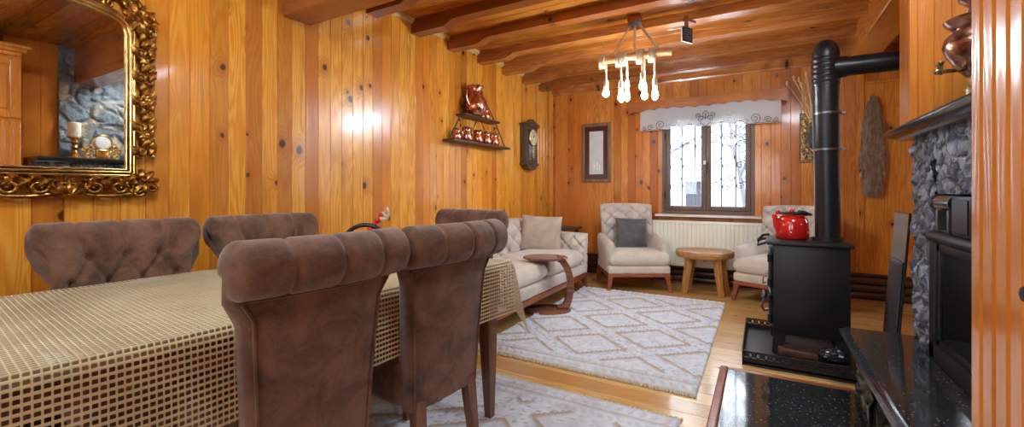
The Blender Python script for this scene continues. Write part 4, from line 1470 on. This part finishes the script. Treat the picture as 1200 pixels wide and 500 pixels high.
# block between canopy and the boards
b = MB(); b.box(-.05, .05, -.05, .05, .272, ZC - LZ + .001, .004, 1); b.build('ceiling_block', M['beam'], root)
b = MB()
b.tube([(-.285 + .57 * i / 12, .004 * sin(i * 1.7), .004 * cos(i * 1.3)) for i in range(13)], [.031 + .002 * sin(i * 2.1) for i in range(13)], 14)
b.build('log', M['log'], root, smooth=50)
for x in (-.19, 0.0, .19):
    b = MB(); b.tube([(x * .18, 0, .256), (x, 0, .028)], .009, 8); b.build('hanging_rod', M['rope'], root)
bul = [(-.245, .02, -.265, 'bulb_cool', 'r'), (-.105, -.03, -.30, 'bulb_warm', 'p'), (-.07, .03, -.285, 'bulb_clear', 'p'), (.065, -.02, -.25, 'bulb_cool', 'r'), (.07, .035, -.315, 'bulb_cool', 'r'), (.16, -.01, -.305, 'bulb_clear', 'p')]
for i, (x, y, z, mt, shp) in enumerate(bul):
    b = MB()
    pts = []
    for k in range(41):
        t = k / 40; a = 2 * pi * 2.5 * t + pi
        pts.append((x - .045 + .045 * t, .043 * sin(a), .043 * cos(a) * (1.0 if cos(a) > 0 else 1.5)))
    a1 = pts[-1]
    pts += [(x, y, -.06), (x, y, -.12), (x, y, z + .10)]
    b.tube(pts, .0085, 7); b.build('rope', M['rope'], root)
    b = MB(); b.lathe([(0, .105), (.012, .105), (.020, .09), (.021, .05), (.017, .035), (0, .035)], c=(x, y, z), n=16); so = b.build('socket', M['rope'], root, smooth=40)
    b = MB()
    if shp == 'r': b.lathe([(0, .036), (.013, .036), (.017, .020), (.025, -.002), (.025, -.018), (.015, -.034), (0, -.040)], c=(x, y, z), n=18)
    else: b.lathe([(0, .036), (.013, .036), (.016, .01), (.025, -.03), (.023, -.048), (.010, -.068), (0, -.072)], c=(x, y, z), n=18)
    b.build('bulb', M[mt], root, smooth=60)

# small black plaque fixed to the beam beside the lamp
root = thing('hanging_sign', 'small square black sign with white edge under the ceiling, right of the log lamp', 'sign', (-.50, 3.60, 2.305), R(-30))
b = MB(); b.box(-.006, .004, -.062, .062, -.06, .06, .002, 1); b.build('edge', M['porcelain'], root)
b = MB(); b.box(.004, .007, -.058, .058, -.056, .056); f = b.build('face', M['black_plastic'], root, smooth=0)
b = MB(); rnd = random.Random(4)
for k in range(5):
    z = .036 - .018 * k
    y = -.042
    while y < .034:
        L = rnd.uniform(.008, .02); b.box(.007, .0078, y, min(.044, y + L), z - .004, z + .004); y += L + .008
b.build('lettering', M['pipe_band'], f, smooth=0)
b = MB(); b.box(-.012, .0, -.02, .02, .055, .15, .002, 1); b.box(-.03, .01, -.02, .10, .105, .125, .003, 1); b.build('bracket', M['beam'], root)

# ------------------------------------------------------------------ stove, tray, pipe, kettle
root = thing('stove_tray', 'black metal floor tray with pierced rim under the stove', 'tray', (.21, 3.52, 0))
tx0, tx1, ty0, ty1 = -.315, .33, -.41, .41
b = MB(); b.box(tx0, tx1, ty0, ty1, .012, .028, .003, 1)
b.box(tx0, tx1, ty0, ty0 + .006, .0, .05); b.box(tx0, tx1, ty1 - .006, ty1, .0, .05); b.box(tx0, tx0 + .006, ty0, ty1, .0, .05); b.box(tx1 - .006, tx1, ty0, ty1, .0, .05)
b.build('pan', M['black_iron'], root, smooth=30)
b = MB()
def rim(p0, p1):
    L = (Vector(p1) - Vector(p0)).length; n = max(2, int(L / .042))
    for i in range(n):
        a = Vector(p0).lerp(Vector(p1), i / n); c = Vector(p0).lerp(Vector(p1), (i + 1) / n)
        b.bar(a + Vector((0, 0, .05)), c + Vector((0, 0, .086)), .007); b.bar(a + Vector((0, 0, .086)), c + Vector((0, 0, .05)), .007)
        mid = (a + c) / 2 + Vector((0, 0, .068))
        d = (c - a).normalized()
        b.tube([mid + d * .012 * cos(q) + Vector((0, 0, .012 * sin(q))) for q in [2 * pi * k / 10 for k in range(10)]], .0032, 5, closed=True)
    b.bar(Vector(p0) + Vector((0, 0, .088)), Vector(p1) + Vector((0, 0, .088)), .008)
e = .003
rim((tx0 + e, ty0 + e, 0), (tx1 - e, ty0 + e, 0)); rim((tx0 + e, ty1 - e, 0), (tx1 - e, ty1 - e, 0)); rim((tx0 + e, ty0 + e, 0), (tx0 + e, ty1 - e, 0))
b.build('pierced_rim', M['black_iron'], root, smooth=30)

root = thing('wood_stove', 'black cast iron wood stove standing on the tray', 'stove', (.272, 3.585, .028))
sx0, sx1, sy0, sy1 = -.205, .207, -.225, .225
b = MB(); b.box(sx0, sx1, sy0, sy1, .13, .712, .008, 2); b.build('body', M['black_iron'], root, smooth=30)
b = MB(); b.box(sx0 - .035, sx1 + .018, sy0 - .02, sy1 + .02, .712, .735, .006, 2); b.box(sx0 + .02, sx1 - .02, sy0 + .02, sy1 - .02, .70, .715); b.build('top_plate', M['black_iron'], root, smooth=30)
for sx in (-1, 1):
    for sy in (-1, 1):
        b = MB(); b.bar((sx * .165, sy * .18, .135), (sx * .185, sy * .195, 0), .075, .05); b.build('leg', M['black_iron'], root)
for z0, z1 in ((.42, .66), (.18, .39)):
    b = MB(); b.box(sx0 - .022, sx0, sy0 + .03, sy1 - .03, z0, z1, .006, 2); d = b.build('door', M['black_iron'], root, smooth=30)
    h = MB()
    for q in (z0 + .04, z1 - .04): h.tube([(sx0 - .018, sy0 + .022, q - .025), (sx0 - .018, sy0 + .022, q + .025)], .014, 8)
    h.build('hinge', M['black_iron'], d)
    h = MB()
    if z0 > .4: h.tube([(sx0 - .02, -.12, z0 + .10), (sx0 - .055, -.13, z0 + .06), (sx0 - .06, -.13, z0 + .015), (sx0 - .04, -.12, z0 + .02)], .006, 7)
    else:
        h.tube([(sx0 - .02, -.12, z0 + .16), (sx0 - .05, -.13, z0 + .15), (sx0 - .065, -.14, z0 + .10), (sx0 - .05, -.13, z0 + .07), (sx0 - .02, -.12, z0 + .08)], .008, 7)
        h.ell((sx0 - .05, -.13, z0 + .18), (.018, .016, .03), n=10, m=6)
    h.build('handle', M['chrome'] if z0 > .4 else M['pipe_band'], d)
b = MB(); b.tube([(sx0 - .03, -.16, .722), (sx0 - .085, -.16, .70), (sx0 - .085, -.16, .735), (sx0 - .055, -.16, .77), (sx0 - .02, -.15, .775)], .009, 8); b.tube([(sx0 - .085, -.16, .70), (sx0 - .085, .16, .70)], .008, 8); b.tube([(sx0 - .03, .16, .722), (sx0 - .085, .16, .70)], .009, 8)
b.build('towel_rail', M['dark_metal'], root)

PX, PY = .385, 3.56
root = thing('stove_pipe', 'black stove pipe rising from the stove and turning to the wall', 'pipe', (PX, PY, .764))
r = .075
b = MB(); b.tube([(0, 0, 0), (-.004, 0, .35), (-.008, 0, .70)], r - .004, 32); b.lathe([(0, 0), (r + .01, 0), (r + .01, .022), (r, .026), (0, .026)], n=32)
b.build('lower_section', M['black_pipe'], root, smooth=40)
b = MB(); b.tube([(-.008, 0, .62), (-.012, 0, 1.05)], r, 32)
for z in (1.035, .66): b.tube([(-.01, 0, z), (-.01, 0, z + .012)], r + .003, 32)
b.build('upper_section', M['black_pipe'], root, smooth=40)
for z in (.60, .84):
    b = MB(); b.tube([(-.008, 0, z), (-.008, 0, z + .014)], r + .004, 32); b.box(r - .004, r + .022, -.012, .012, z - .002, z + .016, .002, 1); b.build('clamp', M['pipe_band'], root, smooth=40)
b = MB()
cz = 1.05; rb = .09
pr = [(0, cz - .02), (r * 1.03, cz - .02)]
for k in range(5):
    z0 = cz + .034 * k
    pr += [(r * 1.03, z0), (r * 1.09, z0 + .008), (r * 1.09, z0 + .022), (r * 1.03, z0 + .030)]
z0 = cz + .185
for k in range(9):
    a = R(90 * k / 8); pr.append((r * 1.05 * cos(a), z0 + .105 * sin(a)))
pr[-1] = (0, z0 + .105)
b.lathe(pr, c=(-.013, 0, 0), n=36); b.build('elbow', M['black_pipe'], root, smooth=30)
cz, rb = 1.148, 0.0
b = MB(); b.tube([(.03, 0, cz + rb), (.10, 0, cz + rb)], .068, 32); b.tube([(.08, 0, cz + rb), (XR - PX, 0, cz + rb)], .062, 32); b.build('horizontal_section', M['black_pipe'], root, smooth=40)

root = thing('kettle', 'red enamel kettle with black handle on the stove top', 'kettle', (.185, 3.62, .7635), R(29.8))
root.scale = (1.18, 1.18, 1.12)
b = MB(); b.lathe([(0, 0), (.076, 0), (.086, .008), (.087, .05), (.084, .10), (.078, .125), (.066, .136), (0, .138)], n=40); b.build('body', M['red_enamel'], root, smooth=50)
b = MB(); b.lathe([(.0, .136), (.066, .136), (.066, .142), (.045, .152), (.012, .157), (0, .157)], n=32); ld = b.build('lid', M['red_enamel'], root, smooth=50)
b = MB(); b.lathe([(0, .155), (.008, .155), (.008, .163), (.014, .170), (.014, .180), (.008, .186), (0, .187)], n=18); b.build('knob', M['red_enamel'], ld, smooth=50)
b = MB(); b.tube([(-.070, 0, .055), (-.088, 0, .085), (-.098, 0, .125), (-.103, 0, .15)], [.026, .021, .015, .012], 12); b.build('spout', M['red_enamel'], root, smooth=50)
b = MB(); b.lathe([(0, -.014), (.012, -.012), (.014, 0), (.012, .012), (0, .014)], c=(-.082, 0, .163), n=14); b.lathe([(0, -.012), (.010, -.01), (.010, .01), (0, .012)], c=(.08, 0, .15), n=14); b.build('lug', M['red_enamel'], root, smooth=50)
b = MB()
pts = []
for i in range(19):
    t = i / 18
    pts.append((-.085 + .20 * t, -.075 * sin(pi * t) ** .8, .160 - .012 * t + .006 * sin(pi * t)))
b.tube(pts, [.006 + .005 * sin(pi * i / 18) for i in range(19)], 8)
b.tube([(.115, 0, .148), (.08, .0, .165), (.05, .02, .172)], .007, 8)
b.build('handle', M['black_plastic'], root, smooth=60)
b = MB()
for a, z in ((-90, .095), (-125, .045), (-55, .045), (-150, .09), (-20, .09), (-5, .04)):
    b.ell((.0865 * cos(R(a)) * (1 if z < .06 else .985), .0865 * sin(R(a)) * (1 if z < .06 else .985), z), (.004, .004, .004), n=8, m=5)
b.build('dots', M['white_dot'], root)

# things under the stove
b = MB(); b.box(-.11, .11, -.05, .05, 0, .05, .008, 2, M=Matrix.Rotation(R(-6), 4, 'Z'))
o = b.build('firewood_plank', M['shelf_wood'], smooth=30, loc=(.205, 3.36, .0285)); tag(o, 'brown wooden block under the stove', 'wood block')
b = MB()
def bag(u, v):
    a = 2 * pi * u; t = v
    r_ = sin(pi * min(.999, max(.001, t))) ** .5
    k = 1 + .28 * noise.noise(Vector((cos(a) * 3, sin(a) * 3, t * 6)))
    return Vector((.07 * r_ * cos(a) * k, .05 * r_ * sin(a) * k, .095 * t))
b.grid(bag, 28, 18, closeu=True)
o = b.build('plastic_bag', flat('crumpled blue black film', S(40, 46, 60), .22, coat=.4), smooth=25, loc=(.385, 3.34, .0285)); tag(o, 'crumpled dark bluish plastic bag under the stove', 'bag')

# ------------------------------------------------------------------ granite floor slab
root = thing('floor_slab', 'polished black granite floor slab edged with wood in front of the hearth', 'floor slab', (0, 0, 0))
b = MB(); b.box(-.175, .435, .9, 2.915, .0, .028, .003, 1); b.build('granite', M['granite'], root, smooth=30)
b = MB(); b.box(-.218, -.175, .9, 2.955, .0, .032, .008, 3); b.box(-.175, .435, 2.915, 2.955, .0, .030, .006, 2); b.build('wood_edging', M['red_wood'], root, smooth=40)

# ------------------------------------------------------------------ hearth and chimney
def craggy(mb, fn, nu, nv, sc, amp, seed, kx=1.0, kz=1.0, rough=.35):
    """irregular stone facing: fn(u, v, d) maps to the world, d is how far it stands out"""
    def h(u, v):
        p0 = fn(u, v, 0)
        q = Vector((p0.x * sc * kx, p0.y * sc * kx, p0.z * sc * kz)) + Vector((seed, 0, 0))
        dist, pts = noise.voronoi(q + .35 * Vector((noise.noise(q), noise.noise(q + Vector((9, 0, 0))), noise.noise(q + Vector((0, 9, 0))))))
        edge = dist[1] - dist[0]
        cell = noise.cell(pts[0] * 7.3)
        f = min(1, edge / .35)
        d = amp * (.25 + .5 * f ** .6 + .35 * (cell * .5 + .5) * f) + amp * rough * noise.turbulence(q * 2.2, 4, True)
        return fn(u, v, d)
    mb.grid(h, nu, nv)

HX, CX, CY1 = .375, .69, 3.0
root = thing('fireplace', 'stone fireplace with black granite hearth bench and dark mantel shelf', 'fireplace', (0, 0, 0))
b = MB()
prof = [(CX + .3, .285), (HX + .05, .285), (HX + .032, .290), (HX + .030, .302), (HX + .012, .310), (HX + .004, .320), (HX, .332), (HX + .006, .345), (HX + .022, .350), (HX + .028, .354), (CX + .3, .354)]
b.prism(prof, lambda p, q, a: Vector((p, a, q)), 1.25, 2.97); b.build('hearth_slab', M['granite'], root, smooth=25)
b = MB(); b.tube([(HX + .004, 1.252, .333), (HX + .004, 2.966, .333)], .011, 8); b.tube([(HX + .036, 1.252, .297), (HX + .036, 2.96, .297)], .010, 8); b.build('hearth_moulding', M['granite_edge'], root)
b = MB(); craggy(b, lambda u, v, d: Vector((.462 - d, 2.55 + .38 * u, .0 + .29 * v)), 40, 34, 11, .030, 3)
b.box(.460, .99, 2.55, 2.93, 0, .286)
craggy(b, lambda u, v, d: Vector((.46 + .2 * (1 - u), 2.55 - d * .6, .29 * v)), 24, 30, 11, .025, 8)
b.box(.46, .99, 1.27, 1.6, 0, .286); b.box(.9, .99, 1.6, 2.55, 0, .286)
b.build('pier', M['pier'], root, smooth=50)
# chimney breast: surround, with the firebox opening and the ledge niche
oy0, oy1 = 1.45, 2.66
b = MB()
def facing(u0, u1, z0, z1, nu, nv, seed, sc=10.0, amp=.03):
    craggy(b, lambda u, v, d: Vector((CX + .02 - d, u0 + (u1 - u0) * u, z0 + (z1 - z0) * v)), nu, nv, sc, amp, seed, 1.3, .9, .5)
facing(oy1, CY1, .352, 1.365, 90, 230, 1, 8.0)
facing(1.27, oy1, 1.085, 1.365, 320, 72, 1, 9.0)
facing(1.27, oy0, .352, 1.085, 26, 80, 1, 9.0)
b.box(CX + .01, XR, oy1 + .02, CY1 - .01, 0, 1.365); b.box(CX + .01, XR, 1.27, 1.45, 0, 1.365); b.box(CX + .01, XR, 1.45, oy1 + .02, 1.085, 1.365)
craggy(b, lambda u, v, d: Vector((CX + .01 + .40 * u, CY1 - .012 + d, .352 + 1.01 * v)), 30, 80, 9.0, .03, 5, 1.5, .85, .9)
b.box(.99, XR, 1.45, oy1 + .02, 0, 1.085)
b.build('stone_surround', M['slate'], root, smooth=32)
# niche back and ledge
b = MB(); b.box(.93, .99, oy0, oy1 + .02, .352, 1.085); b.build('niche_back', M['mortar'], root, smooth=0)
# insert
b = MB()
fy0, fy1 = 1.52, 2.64
b.box(CX - .035, CX + .03, fy1 - .07, fy1, .354, .90, .008, 2); b.box(CX - .035, CX + .03, fy0, fy0 + .07, .354, .90, .008, 2)
b.box(CX - .035, CX + .03, fy0, fy1, .354, .43, .008, 2)
b.tube([(CX - .02, fy0, .895), (CX - .02, fy1, .895)], .026, 12)
b.box(CX - .02, .93, fy0, fy1 + .02, .885, .922, .004, 1)
fr = b.build('insert_frame', M['black_iron'], root, smooth=35)
b = MB(); b.box(CX - .016, CX - .004, fy0 + .075, fy1 - .075, .435, .87, .004, 1)
b.build('glass_door', flat('smoked stove glass', S(14, 13, 13), .06, coat=.6), fr, smooth=30)
b = MB(); b.box(CX - .026, CX - .01, fy0 + .07, fy1 - .07, .835, .875, .004, 2); b.box(CX - .026, CX - .01, fy0 + .07, fy1 - .07, .43, .455, .004, 2); b.box(CX - .026, CX - .01, fy1 - .10, fy1 - .07, .43, .875, .004, 2); b.build('door_frame', M['dark_metal'], fr, smooth=30)
# mantel
b = MB()
mx = .575
prof = [(.985, 1.362), (mx + .06, 1.362), (mx + .05, 1.372), (mx + .03, 1.376), (mx + .012, 1.384), (mx + .004, 1.394), (mx, 1.402), (mx + .004, 1.412), (.985, 1.412)]
b.prism(prof, lambda p, q, a: Vector((p, a, q)), 1.27, 3.06); b.build('mantel_shelf', M['granite_edge'], root, smooth=25)
# rubble above the mantel
b = MB(); craggy(b, lambda u, v, d: Vector((.975 - d, 1.50 + 1.36 * u, 1.41 + 1.12 * v)), 110, 90, 5.2, .05, 12)
b.box(.97, XR, 1.50, 2.86, 1.41, ZC); b.build('rubble_wall', M['rubble'], root, smooth=45)

# boarded post at the far end of the chimney
b = MB()
boards(b, .668, XR, 1.412, 2.31, .062, lambda u, v, n: Vector((u, 2.85 - n, v)), off=.668, depth=.04)
boards(b, 2.85, 3.03, 1.412, 2.31, .09, lambda u, v, n: Vector((.668 + n, u, v)), off=2.85, depth=.03, g=.003)
b.box(.70, XR, 2.88, 3.03, 1.412, ZC)
struct(b.build('trim_7', M['post'], smooth=0), 'boarded pillar above the far end of the mantel')
b = MB()
boards(b, 1.14, 1.50, 0, ZC, .12, lambda u, v, n: Vector((.985 - n, u, v)), off=1.14)
struct(b.build('trim_8', M['post'], smooth=0), 'boarded strip between cabinet and stone chimney')

# leaning dark glass panel beyond the chimney
root = thing('leaning_panel', 'tall dark glossy panel leaning beside the chimney beyond the hearth', 'panel', (.625, 3.22, 0), 0)
Mx = Matrix.Rotation(R(4), 4, 'Y')
b = MB(); b.box(-.006, .006, -.14, .14, 0.0, .98, .003, 1, M=Mx); b.build('sheet', flat('dark smoked sheet', S(40, 38, 40), .12, coat=.5), root, smooth=30)
b = MB(); b.slab(.26, .52, .02, 16, 20, p=10, place=lambda x, y, z: Mx @ Vector((-.010 + y * .8, x, .45 + z))); b.build('lower_pad', flat('dark grey vinyl', S(58, 55, 58), .4), root, smooth=60)

# ------------------------------------------------------------------ things on ledge and mantel
root = thing('metal_cylinder', 'shiny steel cylinder with black cap on the ledge above the firebox', 'canister', (.685, 2.50, .922), 0)
b = MB(); b.tube([(0, -.10, .125), (0, .09, .125)], .032, 24); b.build('body', M['chrome'], root, smooth=40)
b = MB(); b.tube([(0, .09, .125), (0, .125, .125)], .034, 24); b.build('cap', M['black_plastic'], root, smooth=40)
b = MB()
for y in (-.07, .06): b.box(-.025, .025, y - .008, y + .008, 0, .096, .003, 1)
b.box(-.012, .012, -.07, .06, 0, .008, .002, 1)
b.build('stand', M['pipe_band'], root)
root = thing('black_box', 'upright black box standing on the ledge above the firebox', 'box', (.715, 2.275, .922), 0)
b = MB(); b.box(-.06, .06, -.09, .09, 0, .155, .006, 2); b.build('body', M['black_plastic'], root)
b = MB(); b.box(-.064, -.06, -.075, .075, .015, .14, .001, 1); b.build('front', M['dark_metal'], root)

root = thing('samovar', 'copper samovar with brass tap on the mantel', 'samovar', (.79, 2.50, 1.412), R(0))
b = MB(); b.lathe([(0, 0), (.075, 0), (.08, .01), (.06, .03), (.055, .05), (.06, .11), (.045, .135), (.05, .16), (0, .16)], n=28); b.build('base', M['brass'], root, smooth=40)
b = MB(); b.lathe([(0, .155), (.05, .155), (.075, .185), (.112, .245), (.125, .29), (.118, .325), (.095, .35), (.088, .36), (0, .36)], n=36); b.build('body', M['dark_copper'], root, smooth=50)
b = MB(); b.lathe([(0, .355), (.09, .355), (.118, .385), (.122, .395), (.112, .40), (.07, .40), (0, .40)], n=32); b.build('rim', M['dark_copper'], root, smooth=40)
b = MB(); b.lathe([(0, .40), (.055, .40), (.05, .43), (.042, .445), (.075, .475), (.078, .50), (.05, .53), (.03, .54), (.03, .56), (.038, .58), (0, .60)], n=28); b.build('crown', M['dark_copper'], root, smooth=50)
b = MB(); b.tube([(-.05, -.02, .19), (-.10, -.05, .18), (-.155, -.065, .178)], .009, 8); b.bar((-.15, -.063, .165), (-.15, -.063, .215), .016); b.box(-.16, -.14, -.085, -.04, .205, .217, .003, 1); b.ell((-.16, -.066, .178), (.014, .014, .012)); b.build('tap', M['brass'], root)
for s in (-1, 1):
    b = MB(); b.tube([(.03 * s, s * .105, .30), (.03 * s, s * .15, .32), (.03 * s, s * .15, .27), (.03 * s, s * .115, .255)], .007, 8); b.build('handle', M['brass'], root)

root = thing('candlestick', 'stacked glass candlestick on the mantel, seen in the mirror', 'candlestick', (.76, 1.56, 1.412))
b = MB(); b.lathe([(0, 0), (.055, 0), (.055, .012), (.018, .03), (.030, .055), (.018, .08), (.030, .105), (.018, .13), (.030, .155), (.018, .18), (.055, .20), (.055, .208), (0, .208)], n=24); b.build('stem', M['brass_rail'], root, smooth=40)
b = MB(); b.lathe([(0, 0), (.046, 0), (.047, .005), (.047, .135), (.042, .14), (0, .138)], n=24); b.tube([(0, 0, .135), (.002, 0, .155)], .002, 5)
o = b.build('candle', M['candle'], smooth=40, loc=(.76, 1.56, 1.6205)); tag(o, 'thick ivory candle seen in the mirror', 'candle')

root = thing('mantel_clock', 'white porcelain mantel clock in brass scrolls, seen in the mirror', 'clock', (.74, 1.76, 1.412))
b = MB(); b.lathe([(0, 0), (.065, 0), (.07, .012), (.055, .03), (0, .034)], c=(.015, 0, .165), n=28, M=Matrix.Rotation(R(-90), 3, 'Y')); b.build('dial', M['porcelain'], root, smooth=40)
b = MB()
for s in (-1, 1):
    for (y, z, r_, a0) in ((.06, .06, .045, 90), (.11, .035, .034, 90), (.09, .11, .035, -60), (.13, .085, .025, 0)):
        n = 24
        b.tube([(.0, s * (y + r_ * (1 - .75 * i / n) * cos(R(a0) + 2.6 * pi * i / n)), z + r_ * (1 - .75 * i / n) * sin(R(a0) + 2.6 * pi * i / n)) for i in range(n + 1)], .008, 7)
    b.ell((0, s * .10, .006), (.03, .05, .008))
b.tube([(0, .075 * cos(2 * pi * i / 24), .165 + .075 * sin(2 * pi * i / 24)) for i in range(24)], .009, 7, closed=True)
b.box(-.02, .02, -.05, .05, .0, .10, .01, 2)
b.build('scroll_stand', M['brass_rail'], root, smooth=60)

# ------------------------------------------------------------------ tall cabinet at the right edge
root = thing('tall_cabinet', 'tall varnished pine cabinet at the right edge of the view', 'cabinet', (.335, .1, 0))
CZ = 2.22
b = MB(); b.box(.022, .62, 0, 1.02, .0, CZ, .004, 1); b.build('carcass', M['cab_y'], root, smooth=30)
b = MB()
for k, (d, z0, z1) in enumerate(((.0, CZ, CZ + .03), (-.03, CZ + .03, CZ + .06), (-.05, CZ + .06, CZ + .085))):
    b.box(d, .62, 0 - .0, 1.02 - d, z0, z1, .004, 1)
b.build('cornice', M['cab_y'], root, smooth=30)
for (y0, y1) in ((.02, .515), (.525, 1.02)):
    for (z0, z1) in ((.06, 1.68), (1.70, CZ - .02)):
        b = MB()
        if z0 > 1:
            q = .06
            b.box(0, .021, y0, y0 + q, z0, z1, .004, 1); b.box(0, .021, y1 - q, y1, z0, z1, .004, 1)
            b.box(0, .021, y0 + q, y1 - q, z0, z0 + q, .004, 1); b.box(0, .021, y0 + q, y1 - q, z1 - q, z1, .004, 1)
            b.box(.008, .021, y0 + q + .012, y1 - q - .012, z0 + q + .012, z1 - q - .012, .008, 1); b.box(.014, .021, y0 + q, y1 - q, z0 + q, z1 - q)
        else: boards(b, y0, y1, z0, z1, .048, lambda u, v, n: Vector((-n, u, v)), off=y1, depth=.021, g=.005, ch=.008)
        d = b.build('door', M['cab_y'], root, smooth=0)
        if z0 < 1 and y1 > 1:
            h = MB(); h.lathe([(0, 0), (.008, 0), (.008, .016), (.015, .024), (.016, .032), (.009, .04), (0, .041)], c=(0, .722, .965), n=18, M=Matrix.Rotation(R(-90), 3, 'Y')); h.build('knob', M['dark_metal'], d, smooth=40)
            h = MB()

# ------------------------------------------------------------------ centrepiece on the table
tp = Vector((-1.60, 1.42, TZ + .003))
root = thing('fruit_basket', 'small basket with black handle and red berries on the dining table', 'basket', tp, R(30))
root.scale = (1.15, 1.15, 1.25)
b = MB(); b.lathe([(0, 0), (.06, 0), (.085, .05), (.09, .075), (.084, .075), (.06, .012), (0, .012)], n=28); b.build('bowl', M['shelf_wood'], root, smooth=40)
b = MB(); b.tube([(-.088 * cos(pi * i / 16), 0, .075 + .07 * sin(pi * i / 16)) for i in range(17)], .008, 8); b.build('handle', M['black_plastic'], root)
b = MB(); rnd = random.Random(6)
for i in range(26):
    a = rnd.uniform(0, 2 * pi); q = .07 * sqrt(rnd.random())
    b.ell((q * cos(a), q * sin(a), .07 + .03 * (1 - q / .07) + rnd.uniform(0, .015)), (.014, .014, .014), n=8, m=5)
for k in range(4): b.ell((.02 + .012 * k, .01 * k, .125 + .018 * k), (.013, .013, .013), n=8, m=5)
b.build('berries', flat('red berries', S(190, 40, 24), .35), root, smooth=60)
b = MB(); b.tube([(.03, .01, .10), (.055, .02, .17), (.075, .03, .20)], .003, 6)
for k in range(3): leaf_a = R(40 * k); b.ell((.06 + .01 * k, .02 + .008 * k, .165 + .014 * k), (.022, .004, .008), M=Matrix.Rotation(leaf_a, 3, 'Y'), n=8, m=5)
b.build('twig', M['rope'], root)

# ------------------------------------------------------------------ unseen bowl lamps added to brighten the room
def fill_bowl(x, y, label):
    root = thing('fill_lamp', label, 'ceiling lamp', (x, y, ZC))
    b = MB(); b.lathe([(0, 0), (.09, 0), (.09, -.02), (.02, -.03), (.02, -.10), (0, -.10)], n=24); b.build('canopy', M['dark_metal'], root, smooth=40)
    b = MB(); b.lathe([(0, -.10), (.19, -.10), (.2, -.12), (.18, -.17), (.12, -.21), (0, -.225)], n=32); b.build('bowl', M['fill_glow'], root, smooth=50)
fill_bowl(-1.35, .62, 'added unseen bowl lamp above the dining table')
fill_bowl(-.7, -1.5, 'added unseen bowl lamp at the back of the room')
fill_bowl(.50, 2.06, 'added unseen bowl lamp in front of the fireplace')

# ------------------------------------------------------------------ world, camera, view
wd = bpy.data.worlds.new('World'); SC.world = wd; wd.use_nodes = True
nt = wd.node_tree; nt.nodes.clear()
bg = nt.nodes.new('ShaderNodeBackground'); ow = nt.nodes.new('ShaderNodeOutputWorld')
bg.inputs[0].default_value = (.82, .92, 1.0, 1); bg.inputs[1].default_value = 4.6
nt.links.new(bg.outputs[0], ow.inputs[0])
for nm, (x0, x1, z0, z1), y, rx in (('daylight_portal', WIN, YB + .07, R(-90)), ('daylight_portal', RWIN, YR - .07, R(90)), ('daylight_portal', RW2, YR - .07, R(90))):
    l = bpy.data.lights.new(nm, 'AREA'); l.shape = 'RECTANGLE'; l.size = x1 - x0; l.size_y = z1 - z0
    l.cycles.is_portal = True
    o = bpy.data.objects.new(nm, l); COL.objects.link(o)
    o.location = ((x0 + x1) / 2, y, (z0 + z1) / 2); o.rotation_euler = (rx, 0, 0)
l = bpy.data.lights.new('daylight_portal', 'AREA'); l.shape = 'RECTANGLE'; l.size = 1.2; l.size_y = 1.0; l.cycles.is_portal = True
o = bpy.data.objects.new('daylight_portal', l); COL.objects.link(o); o.location = (XR + .08, (RW3[0] + RW3[1]) / 2, 1.5); o.rotation_euler = (0, R(90), 0)

cam = bpy.data.cameras.new('Camera'); co = bpy.data.objects.new('Camera', cam); COL.objects.link(co)
cam.sensor_fit = 'HORIZONTAL'; cam.sensor_width = 36.0; cam.lens = 510 / 1200 * 36.0
cam.shift_y = -27 / 1200.0
cam.clip_start = .02
co.location = (0, 0, 1.10); co.rotation_euler = (R(90), 0, R(29.8))
SC.camera = co
vs = SC.view_settings
vs.view_transform = 'Standard'; vs.look = 'None'; vs.gamma = 1.0; vs.use_curve_mapping = False
vs.exposure = 1.45
SC.cycles.max_bounces = 8; SC.cycles.diffuse_bounces = 4; SC.cycles.glossy_bounces = 4; SC.cycles.transparent_max_bounces = 12
SC.cycles.sample_clamp_indirect = 8.0
SC.cycles.caustics_reflective = False; SC.cycles.caustics_refractive = False
